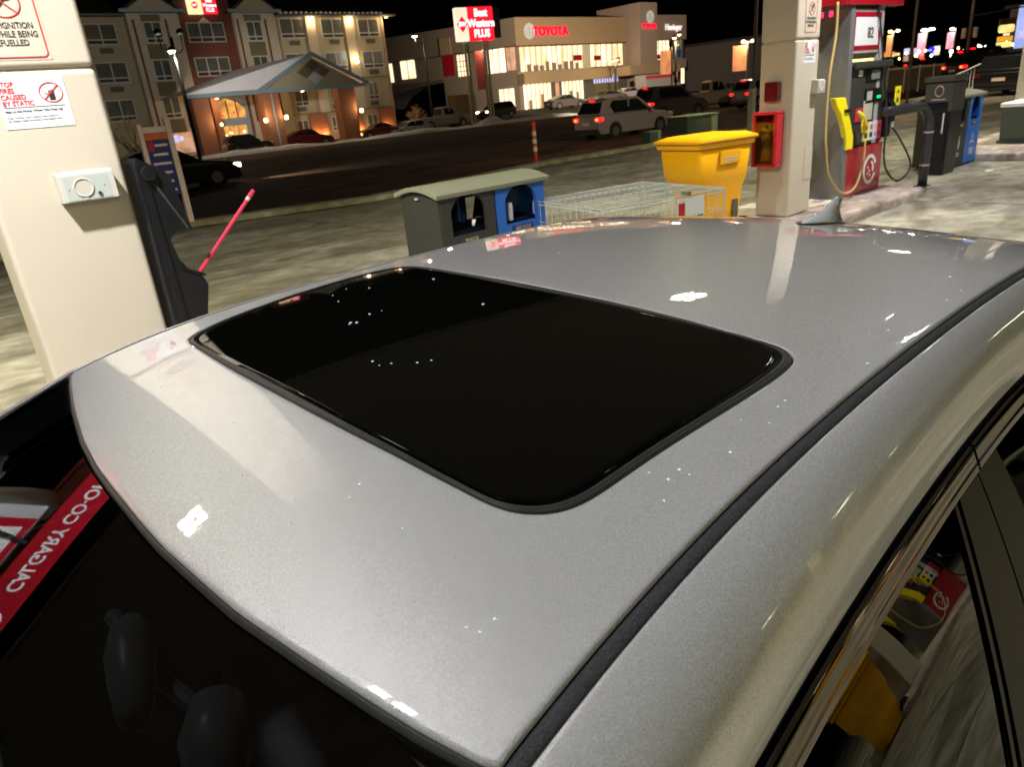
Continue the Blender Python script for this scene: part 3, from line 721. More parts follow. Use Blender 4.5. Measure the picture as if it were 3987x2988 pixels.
# two bin recycling units
def recycling_unit(label, loc):
    t = thing("recycling_station", label, "recycling bin", loc)
    W, D, Hh = 1.22, .58, 1.12
    zb = .0
    for i, (a, b, mt) in enumerate(((-.61, .0, 'grey_plastic'), (.0, .61, 'blue_plastic'))):
        mat = M[mt]
        cx = (a+b)/2
        f = MB()
        Y0, Y1 = -D/2, -D/2+.035
        # front frame with an arched opening
        wi = .19
        arch = [(cx+wi*1.06*math.cos(R(20+140*k/10)), .80+.20*math.sin(R(20+140*k/10))) for k in range(11)]
        f.box(a+.01, Y0, zb+.03, b-.01, Y1, .66)
        f.box(a+.01, Y0, .66, cx-wi, Y1, 1.04); f.box(cx+wi, Y0, .66, b-.01, Y1, 1.04)
        top = [(cx+wi, 1.04), (cx-wi, 1.04)]
        left = [p for p in reversed(arch)]
        for k in range(10):
            p, q = arch[k], arch[k+1]
            f.prism([p, (p[0], 1.04), (q[0], 1.04), q], 'y', Y0+.001, Y1-.001)
        fr = f.o("front_panel", mat, t)
        MB().box(cx-.13, Y0-.006, .58, cx+.13, Y0, .64).o("word_plate", M['navy' if i else 'grey_plastic'], fr, bevel=.003)
        text("lettering", ("RECYCLE" if i else "WASTE"), .045, (cx, Y0-.009, .61), (1, 0, 0), (0, 0, 1), M['cream'], fr, .001)
        MB().box(cx-.19, Y0-.004, .10, cx+.19, Y0, .54).o("door_panel", mat, fr, bevel=.006)
        if i:
            for k in range(3):
                a_ = R(90+120*k); px, pz = cx+.06*math.cos(a_), .36+.06*math.sin(a_)
                MB().prism([(px+.045*math.cos(a_+2.4), pz+.045*math.sin(a_+2.4)), (px+.05*math.cos(a_), pz+.05*math.sin(a_)), (px+.045*math.cos(a_-2.4), pz+.045*math.sin(a_-2.4))], 'y', Y0-.007, Y0-.004).o("recycle_arrow", M['cream'], fr)
            for k in range(3): MB().box(cx-.09+.01*k, Y0-.007, .22-.035*k, cx+.09-.02*k, Y0-.004, .238-.035*k).o("print_line", M['cream'], fr)
        else:
            MB().prism([(cx-.02, .27), (cx+.02, .27), (cx+.025, .38), (cx+.008, .42), (cx+.008, .46), (cx-.008, .46), (cx-.008, .42), (cx-.025, .38)], 'y', Y0-.007, Y0-.004).o("bottle_mark", M['cream'], fr)
            for k in range(2): MB().box(cx-.06, Y0-.007, .20-.035*k, cx+.05, Y0-.004, .218-.035*k).o("print_line", M['cream'], fr)
        b_ = MB(); b_.box(a+.01, D/2-.03, zb+.03, b-.01, D/2, .66)
        b_.box(a+.01, D/2-.03, .66, a+.09, D/2, 1.04); b_.box(b-.09, D/2-.03, .66, b-.01, D/2, 1.04); b_.box(a+.09, D/2-.03, .97, b-.09, D/2, 1.04)
        b_.o("back_panel", mat, t)
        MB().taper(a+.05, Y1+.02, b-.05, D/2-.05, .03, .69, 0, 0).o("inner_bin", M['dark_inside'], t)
        # curved chute inside the opening
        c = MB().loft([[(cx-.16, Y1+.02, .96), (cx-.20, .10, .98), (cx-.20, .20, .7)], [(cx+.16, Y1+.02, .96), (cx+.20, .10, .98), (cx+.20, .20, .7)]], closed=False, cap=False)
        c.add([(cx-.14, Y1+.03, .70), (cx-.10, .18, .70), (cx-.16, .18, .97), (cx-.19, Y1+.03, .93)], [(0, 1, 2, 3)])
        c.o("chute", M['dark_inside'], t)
    for s in (-1, 1):
        MB().prism([(-D/2+.01, .03), (D/2-.01, .03), (D/2-.01, 1.02), (0, 1.08), (-D/2+.01, 1.02)], 'x', s*.61-.03*(s > 0), s*.61+.03*(s < 0)).o("side_panel", M['grey_plastic' if s < 0 else 'blue_plastic'], t, bevel=.006)
    arc = [(-.33+.66*k/12, 1.03+.062*math.sin(math.pi*k/12)) for k in range(13)]
    arc2 = [(y*.97, z-.04) for y, z in reversed(arc)]
    MB().prism(arc+arc2, 'x', -.65, .65).o("lid", M['olive_lid'], t, bevel=.006)
    MB().box(-.635, -.025, .985, -.64+.015, .025, 1.0).o("latch", M['galv'], t)
    return t
u1 = recycling_unit("grey and blue recycling station between the red squeegee and the wire cart", (3.05, 4.44, 0))
u2 = copy_tree(u1, (13.0, 3.93, 0), 0, "grey and blue recycling station beyond the black bin, right of the fuel pump")
u2.scale = (1, 1, 1.1); 
u3 = copy_tree(u2, (13.0, -7.1, 0), 0, "recycling station on the island behind the photographer, mirrored in the side window")
for o_ in (u1, u2, u3): o_["group"] = "two part recycling stations"
cup = thing("paper_cup", "white crumpled cup lying in the grey opening of the near recycling station", "cup", (2.82, 4.20, .71))
MB().tube([(0, 0, 0), (.01, 0, .05)], [.012, .017], 14).o("cup_wall", M['white_paint'], cup, smooth=True)
MB().tube([(.01, 0, .05), (.011, 0, .055)], [.018, .018], 14).o("cup_rim", M['white_paint'], cup)
cn = thing("beverage_can", "small silver can standing in the blue opening of the near recycling station", "can", (3.26, 4.21, .68))
MB().tube([(0, 0, 0), (0, 0, .01), (0, 0, .15), (0, 0, .16)], [.024, .031, .031, .024], 14).o("can_body", M['light_metal'], cn, smooth=True)
MB().cyl((0, 0, .16), (0, 0, .163), .024, 14).o("can_lid", M['galv'], cn)

# island slab under the second unit

# tall black waste bin right of the pump
t = thing("waste_bin", "tall black waste bin with a faded round emblem, right of the curved black pipe guard", "waste bin", (11.95, 3.67, 0), R(-90))
t.scale = (.66, 1.0, 1.065)
MB().taper(-.29, -.23, .27, .25, 0, .95, -.02, -.02).o("bin_body", M['black_plastic'], t, bevel=.02)
f_ = MB(); f_.box(-.31, -.27, 1.02, .29, .27, 1.30); f_.o("hood", M['grey_plastic'], t, bevel=.02)
MB().box(-.34, -.30, 1.30, .32, .30, 1.38).o("bin_lid", M['grey_plastic'], t, bevel=.015)
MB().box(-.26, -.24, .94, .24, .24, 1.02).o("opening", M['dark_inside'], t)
for sx_ in (-.31, .22): MB().box(sx_, -.27, .90, sx_+.07, .27, 1.03).o("corner_post", M['grey_plastic'], t)
MB().tube([(.0+.09*math.cos(a*math.pi/10), -.275, 1.18+.07*math.sin(a*math.pi/10)) for a in range(20)], .010, 6, closed=True).o("round_emblem", M['band'], t)
MB().box(-.15, -.275, 1.06, .15, -.27, 1.075).o("word_line", M['band'], t)
MB().box(-.22, -.262, .25, .22, -.25, .90).o("door_panel", M['black_plastic'], t, bevel=.01)
MB().box(.14, -.275, .60, .17, -.262, .88).o("door_pull", M['galv'], t)

# curved pipe guard
t = thing("pipe_guard", "curved black steel pipe guard bending down at the island end beside the pump", "bollard", (0, 3.02, 0))
path = [(8.45, .12, 1.17), (9.3, .06, 1.17)] + [(9.3+.32*math.sin(R(a)), .06-.04*math.sin(R(a)), .85+.32*math.cos(R(a))) for a in range(10, 91, 10)] + [(9.62, .02, .5), (9.62, .02, .13)]
MB().tube([(x+.06, y, z) for x, y, z in path], .060, 20).o("bent_pipe", M['black_pipe'], t, smooth=True)
for z in (.82, .40): MB().cyl((9.68, .02, z), (9.68, .02, z+.02), .064, 20).o("reflective_band", M['band'], t)
MB().box(9.60, -.06, .13, 9.76, .10, .14).o("base_plate", M['black_pipe'], t)
tag(MB().box(-.09, -.006, -.13, .09, 0, .13).o("warning_sign", M['yellow_paint'], None, bevel=.01), "small yellow notice with rounded corners above the curved black pipe", "sign")
ws = bpy.data.objects["warning_sign"]; ws.location = (9.52, 3.42, 1.30)
MB().cyl((0, -.0065, -.04), (0, -.0085, -.04), .035, 14).o("symbol", M['ink_black'], ws)
MB().box(-.03, -.0085, .05, .03, -.0065, .08).o("symbol", M['ink_black'], ws)

# yellow wheeled bin
def yellow_bin(label, loc, rz):
    t = thing("yellow_bin", label, "bin", loc, rz)
    # body: wide flared top, narrower stem behind the wheels
    rings = []
    def ring(z, x0, x1, y0, y1, r=.05):
        pts = []
        for (cx, cy, a0) in ((x1-r, y1-r, 0), (x0+r, y1-r, 90), (x0+r, y0+r, 180), (x1-r, y0+r, 270)):
            for k in range(4):
                a = R(a0+30*k); pts.append((cx+r*math.cos(a), cy+r*math.sin(a), z))
        return pts
    for (z, x0, x1, y0, y1) in ((.04, -.26, .25, -.24, .24), (.35, -.28, .27, -.255, .255), (.56, -.33, .30, -.27, .27), (.66, -.40, .33, -.295, .295), (.72, -.43, .335, -.30, .30), (1.0, -.455, .36, -.32, .32)):
        rings.append(ring(z, x0, x1, y0, y1))
    MB().loft(rings).o("tub", M['yellow_plastic'], t, smooth=True)
    MB().loft([ring(1.0, -.49, .39, -.345, .345), ring(1.055, -.50, .40, -.355, .355)]).o("rim", M['yellow_plastic'], t, bevel=.01)
    lid = [ring(1.06, -.53, .43, -.37, .37, .06), ring(1.085, -.53, .43, -.37, .37, .06), ring(1.125, -.40, .34, -.28, .28, .06), ring(1.135, -.2, .2, -.15, .15, .05)]
    MB().loft(lid).o("lid", M['yellow_plastic'], t, smooth=True)
    MB().box(.40, -.22, 1.0, .47, .22, 1.04).o("handle_bar", M['yellow_plastic'], t, bevel=.01)
    MB().box(-.16, -.338, .82, .16, -.318, .96).o("pocket_panel", M['yellow_plastic'], t, bevel=.01)
    text("lettering", "SALT", .05, (0.05, -.3405, .90), (1, 0, 0), (0, 0, 1), M['cream'], t, .001) if False else None
    for k in range(2): MB().box(-.10, -.3405, .875-.03*k, .10-.04*k, -.338, .892-.03*k).o("print_line", M['cream'], t)
    MB().box(.12, -.275, .10, .20, -.256, .42).o("recess_shade", M['grille'], t)  # dark raised plate, its colour stands in for shade in a hollow
    for s in (-1, 1): MB().cyl((.27, s*.30, .11), (.27, s*.25, .11), .11, 18).o("wheel", M['tyre'], t)
    return t
yb = yellow_bin("big yellow wheeled bin behind the wire cart, left of the cream pillar", (6.22, 4.10, 0), R(-10))
yb.scale = (1.0, 1.0, 1.03)
yb2 = copy_tree(yb, (6.1, -7.0, 0), R(10), "yellow bin on the island behind the photographer, seen mirrored in the side window")
for o_ in (yb, yb2): o_["group"] = "yellow wheeled bins"
tag(MB().box(-.05, -.04, 0, .05, .04, .012).o("litter_scrap", M['white_paint'], None), "white scrap of paper lying on the concrete right of the pump", "litter")
bpy.data.objects["litter_scrap"].location = (11.2, 2.7, .14)

# wire cage cart
t = thing("wire_cart", "low wide wire cage cart with a white storage sign in front of the yellow bin", "wire cart", (4.02, 3.62, 0), R(-12))
X0, X1, Y0_, Y1_, ZB, ZT = -.55, .78, -.60, .52, .20, .81
mb = MB()
for z in (ZT, ZT-.03, ZB):
    mb.tube([(X0, Y0_, z), (X1, Y0_, z), (X1, Y1_, z), (X0, Y1_, z)], .006, 6, closed=True)
for (x, y) in ((X0, Y0_), (X1, Y0_), (X1, Y1_), (X0, Y1_)): mb.tube([(x, y, .1), (x, y, ZT)], .007, 6)
mb.o("frame", M['galv'], t)
def wires(name, segs, r=.0028):
    base = None
    q = MB()
    for a, b in segs: q.tube([a, b], r, 4, cap=False)
    o = q.o(name, M['galv'], t); o["kind"] = "stuff"; return o
wires("top_wires", [((X0, Y0_+.28*k, ZT), (X1, Y0_+.28*k, ZT)) for k in range(5)] + [((X0+.075*k, Y0_, ZT), (X0+.075*k, Y1_, ZT)) for k in range(18)], .0038)
wires("front_wires", [((X0+.06*k, Y0_, ZB), (X0+.06*k, Y0_, ZT)) for k in range(23)] + [((X0, Y0_, z), (X1, Y0_, z)) for z in (.42, .62)], .003)
wires("side_wires", [((X, Y0_+.05*k, ZB), (X, Y0_+.05*k, ZT)) for X in (X0, X1) for k in range(0, 23, 2)] + [((X, Y0_, z), (X, Y1_, z)) for X in (X0, X1) for z in (.42, .62)])
wires("back_wires", [((X0+.06*k, Y1_, ZB), (X0+.06*k, Y1_, ZT)) for k in range(23)])
wires("base_wires", [((X0, Y0_+.1*k, ZB), (X1, Y0_+.1*k, ZB)) for k in range(12)])
for (x, y) in ((X0+.1, Y0_+.1), (X1-.1, Y0_+.1), (X1-.1, Y1_-.1), (X0+.1, Y1_-.1)):
    MB().cyl((x-.015, y, .055), (x+.015, y, .055), .055, 14).o("caster", M['tyre'], t)
sg_ = MB().box(.22, Y0_-.02, .55, .52, Y0_-.014, .79).o("sign_plate", M['sticker'], t)
MB().box(.225, Y0_-.024, .64, .295, Y0_-.02, .75).o("red_square", M['red_case'], sg_)
text("lettering", "STORAGE", .070, (.375, Y0_-.023, .60), (1, 0, 0), (0, 0, 1), M['ink_black'], sg_, .001, 'CENTER', .85, .002)
MB().box(-.02, -.04, 0, .02, .04, .03).o("clip", M['green_box'], t).location = (.33, Y0_, ZT)

# navy sign board on pinkish posts at the kerb, far left
t = thing("sign_board", "narrow navy and orange sign board between two pinkish posts by the kerb, left", "sign board", (3.17, 13.75, 0))
MB().box(.16, -.05, 0, .26, .05, 1.98).o("post", M['pinkish'], t, bevel=.01)
MB().box(-.33, -.05, 0, -.25, .05, 1.90).o("post", M['pinkish'], t, bevel=.01)
MB().box(-.25, -.02, 1.74, .16, .02, 1.84).o("top_rail", M['pinkish'], t)
pn = MB().box(-.25, -.02, .62, .16, .02, 1.74).o("panel", M['navy'], t)
MB().box(-.24, -.024, 1.62, .155, -.02, 1.73).o("orange_strip", M['orange_dark'], pn)
MB().box(-.22, -.024, 1.42, -.13, -.02, 1.60).o("red_patch", M['red_case'], pn)
for k, (a, b) in enumerate(((-.10, .12), (-.16, .10), (-.2, .12), (-.05, .1), (0.0, .08), (.02, .1))):
    MB().box(a, -.024, 1.50-.16*k, b, -.02, 1.54-.16*k).o("print_line", M['pinkish'], pn)

# orange delineator post
t = thing("delineator_post", "orange flexible post with white bands at the kerb behind the recycling station", "traffic post", (12.75, 14.0, 0))
MB().tube([(0, 0, .0), (0, 0, .03), (0, 0, .06)], [.16, .16, .07], 20).o("base", M['tyre'], t)
MB().tube([(0, 0, .05), (0, 0, .95), (0, 0, .99), (0, 0, 1.02), (0, 0, 1.10), (0, 0, 1.14)], [.055, .052, .036, .052, .05, .025], 20).o("tube", M['orange'], t, smooth=True)
for z in (.38, .58, .78): MB().cyl((0, 0, z), (0, 0, z+.11), .058, 20).o("white_band", M['reflect'], t)

# green utility boxes
t = thing("utility_box", "green utility cabinet with a pale right panel behind the yellow bin", "utility box", (21.2, 14.9, 0), R(-3))
MB().box(-.85, -.45, 0, .45, .45, .66).o("cabinet", M['green_box'], t, bevel=.02)
MB().box(.45, -.46, 0, .80, .46, .67).o("side_panel", M['green_light'], t, bevel=.01)
MB().box(-.88, -.48, .66, .84, .48, .70).o("cap", M['green_light'], t, bevel=.01)
t = thing("utility_box", "small low green box on the kerb in front of the white vehicle", "utility box", (18.25, 14.4, -.1))
MB().box(-.28, -.18, 0, .12, .18, .50).o("cabinet", M['green_box'], t, bevel=.02)
MB().box(.12, -.19, 0, .28, .19, .51).o("side_panel", M['green_light'], t, bevel=.01)
# planter at the right edge
t = thing("planter", "square grey green concrete planter at the right edge in front of the far pillar", "planter", (16.05, 3.35, .13))
MB().taper(-.75, -.45, .75, .45, 0, .64, -.02, -.02).o("tub", M['planter'], t, bevel=.02)
MB().box(-.80, -.50, .64, .80, .50, .72).o("rim", M['white_paint'], t, bevel=.02)
MB().box(-.78, -.48, -.0, .78, .48, .05).o("foot", M['planter'], t)

# grey green bollard post with railing left of the pillar
t = thing("guard_rail", "grey green square post with thin vertical bars left of the cream pillar", "railing", (20.75, 12.35, 0))
MB().box(-.09, -.09, 0, .09, .09, 1.38).o("post", M['sign_post'], t, bevel=.01)
MB().box(.09, -.36, 1.25, .8, -.30, 1.31).o("top_rail", M['sign_post'], t)
MB().box(.09, -.36, .12, .8, -.30, .17).o("bottom_rail", M['sign_post'], t)
for k in range(8): MB().cyl((.13+.085*k, -.33, .15), (.13+.085*k, -.33, 1.27), .012, 6).o("bar", M['sign_post'], t)
MB().box(-.2, -.2, -.02, .9, .2, .1).o("footing", M['kerb'], t)

# ------------------------------------------------------------------ the silver car in front
CAR = thing("silver_car", "silver sedan filling the foreground, seen over its wet roof and black sunroof", "car", (0, 0, 0))
S0, K1, K2, K3, K4, K5, K6, Z0 = 0.0374, 0.048069, 0.08485, -0.042386, 0.104169, 0.138439, 0.018745, 1.42
def zroof(s, t):
    q = s - S0
    return Z0 - K1*q*q - K2*t*t - K3*t**4 - K4*q**3 - K5*q**4 - K6*q*q*t*t
def tD(s):            # centre of the roof ditch strip
    d = max(0.0, 0.1 - s); e = max(0.0, s-.3)
    return .528 + .045*d*d + .0*d - .10*e*e
def lerp(a, b, u): return a + (b-a)*u
def interp(xs, ys, x):
    if x <= xs[0]: return ys[0]
    for i in range(len(xs)-1):
        if x <= xs[i+1]: return lerp(ys[i], ys[i+1], (x-xs[i])/(xs[i+1]-xs[i]))
    return ys[-1]
# sunroof outline
SO = [(-.733,.403),(-.747,.192),(-.749,.055),(-.748,-.063),(-.745,-.168),(-.740,-.252),(-.737,-.318),(-.734,-.356),(-.732,-.393),(-.727,-.411),(-.717,-.429),(-.703,-.443),(-.683,-.451),(-.660,-.4535),(-.614,-.454),(-.562,-.455),(-.506,-.457),(-.451,-.458),(-.396,-.458),(-.358,-.455),(-.329,-.449),(-.312,-.438),(-.303,-.421),(-.300,-.391),(-.294,-.293),(-.291,-.215),(-.289,-.127),(-.288,-.029),(-.284,.088),(-.276,.229),(-.266,.353),(-.262,.420),(-.282,.462),(-.345,.480),(-.432,.481),(-.513,.477),(-.583,.470),(-.659,.458),(-.698,.444),(-.721,.428)]
def chaikin(P, n=2, closed=True):
    for _ in range(n):
        Q = []
        for i in range(len(P)):
            a, b = P[i], P[(i+1) % len(P)]
            Q += [tuple(lerp(a[k], b[k], .25) for k in range(len(a))), tuple(lerp(a[k], b[k], .75) for k in range(len(a)))]
        P = Q
    return P
SO = chaikin(SO, 2)
SC = (-.51, .012)
def polar(P, n=360):
    # radius of outline P at n angles round SC
    out = []
    for i in range(n):
        a = 2*math.pi*i/n; dx, dy = math.cos(a), math.sin(a); best = None
        for k in range(len(P)):
            x1, y1 = P[k][0]-SC[0], P[k][1]-SC[1]; x2, y2 = P[(k+1) % len(P)][0]-SC[0], P[(k+1) % len(P)][1]-SC[1]
            ex, ey = x2-x1, y2-y1; det = dx*(-ey) + dy*ex
            if abs(det) < 1e-12: continue
            r_ = (x1*(-ey) + y1*ex)/det; u = (dx*y1 - dy*x1)/det
            if r_ > 0 and -1e-9 <= u <= 1+1e-9: best = r_ if best is None else max(best, r_)
        out.append(best)
    return out
NA = 420
rs = polar(SO, NA)
# smooth radii slightly
for _ in range(3): rs = [(rs[i-1]+2*rs[i]+rs[(i+1) % NA])/4 for i in range(NA)]
# windscreen edge of the roof
WX = [-.60, -.546, -.509, -.467, -.395, -.303, -.245, -.154, -.087, .024, .093, .205, .363, .508, .56, .62]
WS = [-.872, -.886, -.896, -.905, -.919, -.935, -.941, -.949, -.951, -.952, -.951, -.944, -.925, -.902, -.892, -.878]
def sW(t): return interp(WX, WS, t)
REAR = .80
def sR(t): return REAR - .22*(t/.5)**2*.35
DW = .0078
outl = []
tl = []
for k in range(60):
    t = lerp(-(tD(-.885)-DW), (tD(-.885)-DW), k/59); outl.append((sW(t)+.0022, t))
for k in range(80):
    s = lerp(-.888, REAR-.08, (k+1)/80); outl.append((s, tD(s)-DW))
for k in range(1, 59):
    t = lerp(tD(REAR)-DW, -(tD(REAR)-DW), k/59); outl.append((sR(t), t))
for k in range(80):
    s = lerp(REAR-.08, -.888, k/80); outl.append((s, -(tD(s)-DW)))
ro = polar(outl, NA)
def P3(s, t, dz=0): return (s, t, zroof(s, t)+dz)
mb = MB(); rings = []
NR = 46
def dirn(i): a = 2*math.pi*i/NA; return math.cos(a), math.sin(a)
def ring_at(f, dz=0): return [P3(SC[0]+dirn(i)[0]*f(i), SC[1]+dirn(i)[1]*f(i), dz) for i in range(NA)]
rings.append(ring_at(lambda i: rs[i]-.001, -.012))
rings.append(ring_at(lambda i: rs[i]+.0005, -.0022))
rings.append(ring_at(lambda i: rs[i]+.0018, -.0004))
for k in range(NR):
    u = k/(NR-1); rings.append(ring_at(lambda i: lerp(rs[i]+.004, ro[i]-.005, u)))
rings.append(ring_at(lambda i: ro[i]-.0018, -.0003))
rings.append(ring_at(lambda i: ro[i]-.0005, -.0012))
rings.append(ring_at(lambda i: ro[i], -.0040))
mb.loft(rings, cap=False)
roof = obj("roof_panel", mb.raw(), M['silver'], CAR, smooth=True)
bm = bmesh.new(); bm.from_mesh(roof.data); bm.normal_update()
if sum(f.normal.z for f in bm.faces) < 0: bmesh.ops.reverse_faces(bm, faces=bm.faces)
bm.to_mesh(roof.data); bm.free()
# sunroof seal and glass
mb = MB()
mb.loft([ring_at(lambda i: rs[i]-.0008, -.010), ring_at(lambda i: rs[i]-.0015, -.0010), ring_at(lambda i: rs[i]-.0030, .0006), ring_at(lambda i: rs[i]-.0046, .0002), ring_at(lambda i: rs[i]-.0056, -.0014),
         ring_at(lambda i: rs[i]-.0064, .0003), ring_at(lambda i: rs[i]-.0098, .0004), ring_at(lambda i: rs[i]-.0112, -.0006), ring_at(lambda i: rs[i]-.0118, -.004)], cap=False)
o = obj("sunroof_seal", mb.raw(), M['rubber'], CAR, smooth=True)
mb = MB(); rg = [ring_at(lambda i: (rs[i]-.0114)*u, -.0008) for u in (1.0, .97, .9, .8, .7, .6, .5, .4, .3, .2, .1, .02)]
mb.loft(rg, cap=True)
o = obj("sunroof_glass", mb.raw(), M['black_gloss'], CAR, smooth=True)
for o_ in (o, bpy.data.objects["sunroof_seal"]):
    bm = bmesh.new(); bm.from_mesh(o_.data); bm.normal_update()
    if sum(f.normal.z*f.calc_area() for f in bm.faces) < 0: bmesh.ops.reverse_faces(bm, faces=bm.faces)
    bm.to_mesh(o_.data); bm.free()

def strip(name, curves, mat, flip=False, parent=CAR, smooth=True):
    mb = MB(); mb.loft(curves, closed=False, cap=False)
    o = obj(name, mb.raw(), mat, parent, smooth)
    return o
def up_normals(o, sgn=(0, 0, 1)):
    v = Vector(sgn); bm = bmesh.new(); bm.from_mesh(o.data); bm.normal_update()
    if sum(f.normal.dot(v)*f.calc_area() for f in bm.faces) < 0: bmesh.ops.reverse_faces(bm, faces=bm.faces)
    bm.to_mesh(o.data); bm.free(); return o

# ---- windscreen surface and pillars forward of the roof
WD, WR = math.tan(R(21.5)), .07
def zW(s, t):
    q = sW(t) - s
    return zroof(sW(t), t) - .003 - WD*q - WR*q*q
SEND = -1.80      # foot of the windscreen
def tA(s):        # half width of the windscreen glass, widening forward
    return tD(-.885) - .004 + (-.885 - s)*.23
NS, NT = 40, 40
mb = MB(); g = []
for i in range(NS+1):
    row = []
    for j in range(NT+1):
        v = -1 + 2*j/NT
        s_est = lerp(-.9, SEND, i/NS)
        t = v*tA(s_est)
        s = lerp(sW(t)-.006, SEND + .13*v*v - .0, i/NS)
        row.append((s, t, zW(s, t)))
    g.append(row)
mb.loft(g, closed=False, cap=False)
up_normals(obj("windscreen", mb.raw(), M['windscreen'], CAR, smooth=True))
# seal between windscreen and roof
cv = [[], [], [], [], []]
for j in range(121):
    t = -.60*1.0 + 1.2*j/120
    t = max(-(tD(-.885)-.002), min(tD(-.885)-.002, t))
    s = sW(t)
    for k, (ds, dz) in enumerate(((.0022, -.006), (.0012, -.0026), (-.0004, -.0020), (-.0020, -.0026), (-.0032, -.005))):
        z_ = zroof(s+ds, t) if ds > 0 else zW(s+ds, t)
        cv[k].append((s+ds, t, z_+dz+(.002 if ds <= 0 else 0)))
up_normals(strip("windscreen_seal", cv, M['rubber']))

# ---- roof ditch strips, carried on down beside the windscreen
def zEdge(s, t):
    return zroof(s, t) if s > sW(min(t, .56)) else zroof(sW(.56), .56) - .003 - WD*(sW(.56)-s) - WR*(sW(.56)-s)**2
def halfw(s):
    return tD(s) if s > -.885 else tD(-.885) + (-.885-s)*.23
SS = [lerp(-1.86, REAR-.04, k/140) for k in range(141)]
for sg in (-1, 1):
    cv = [[] for _ in range(7)]
    for s in SS:
        tc = halfw(s)
        for k, (dt, dz) in enumerate(((-.0081, -.010), (-.0074, -.0042), (-.0050, -.0026), (.0, -.0018), (.0050, -.0026), (.0073, -.0045), (.0081, -.012))):
            cv[k].append((s, sg*(tc+dt), zEdge(s, tc)+dz))
    up_normals(strip("roof_strip", cv, M['rubber_dust']))
# ---- side rail from the ditch to the door tops (both sides)
def tC(s):
    if s < -.885: return tC(-.885) + (-.885-s)*.235
    d = max(0.0, -s); return .590 + .085*d**1.5 - (.12*max(0, s-.25)**2)
def drop(s): return .088 + .02*max(0, -.9-s) + .10*max(0, s-.35)**1.5
NV = 40
RT = [k/20 for k in range(21)]
RW = [0,.07,.145,.22,.295,.37,.44,.51,.575,.64,.70,.755,.805,.85,.888,.92,.946,.966,.981,.992,1.0]
RZ = [0,.006,.015,.027,.042,.060,.082,.108,.138,.173,.213,.259,.311,.369,.434,.506,.586,.673,.768,.873,1.0]
def railpt(s, v, sg, out=0.0):
    t0 = halfw(s)+.0082; t1 = tC(s); z0 = zEdge(s, halfw(s)) - .0012; dr = drop(s)
    if v < .06:
        return (s, sg*(t0 - .0010 + .001*v/.06), z0 - .010*(1-v/.06))
    w_ = (v-.06)/.94; a = w_*math.pi/2
    ct = interp(RT, RW, w_); cz = interp(RT, RZ, w_)
    return (s, sg*(t0 + (t1-t0)*ct + out), z0 - dr*cz - .006*w_)
for sg in (-1, 1):
    rows = [[railpt(s, k/NV, sg) for s in SS] for k in range(NV+1)]
    o = strip("side_rail", rows, M['silver']); up_normals(o, (0, sg*.5, 1))
    # dark gap, chrome strip, window glass, pillar covers
    def side(s, dt, dz): 
        x, y, z = railpt(s, 1.0, sg); return (x, y+sg*dt, z+dz)
    S2 = [s for s in SS if s < .74]
    up_normals(strip("door_gap", [[side(s, 0, .001) for s in S2], [side(s, -.008, -.001) for s in S2], [side(s, -.006, -.012) for s in S2], [side(s, .003, -.013) for s in S2]], M['dark_inside']), (0, sg, 0))
    def chrome(nm, s0, s1):
        S3 = [lerp(s0, s1, k/60) for k in range(61)]
        prof = ((.000, -.0105), (.0045, -.0085), (.0075, -.0110), (.0110, -.0200), (.0145, -.0290), (.0165, -.0310), (.0150, -.0325), (.0172, -.0345), (.0165, -.0375), (.010, -.040))
        rows = [[side(s, a, b) for s in S3] for a, b in prof]
        up_normals(strip(nm, rows, M['chrome']), (0, sg, .3))
    chrome("window_chrome", -1.80, -.213); chrome("window_chrome", -.206, .72)
    def gp(s, h):        # point on the side glass surface h below the chrome
        x, y, z = side(s, .006, -.037); return (x, y+sg*(.72*h-.55*h*h), z-h)
    def hh(s): x, y, z = side(s, 0, 0); return max(.02, z - .965 - .02*(s+.4))
    def pane(nm, sa, sb, ta, tb, mat, inset=0.0):
        # sa..sb along the top, ta..tb along the sill
        rows = []
        for j in range(13):
            row = []
            for i in range(25):
                u = i/24; s = lerp(lerp(sa, ta, j/12), lerp(sb, tb, j/12), u)
                h = hh(s)*j/12; x, y, z = gp(s, h); row.append((x, y+sg*inset, z))
            rows.append(row)
        return up_normals(strip(nm, rows, mat), (0, sg, .2))
    pane("front_window", -1.72, -.285, -1.62, -.53, M['side_glass'])
    pane("rear_window", -.135, .60, -.20, .50, M['side_glass'])
    pane("window_seal", -.2855, -.277, -.5305, -.520, M['rubber'], .004)
    pane("window_bead", -.277, -.270, -.520, -.511, M['chrome'], .003)
    pane("pillar_cover", -.272, -.2075, -.513, -.362, M['pillar_trim'], .006)
    pane("pillar_gap", -.2075, -.2035, -.362, -.357, M['dark_inside'], .002)
    pane("pillar_cover", -.2035, -.135, -.357, -.20, M['pillar_trim'], .006)
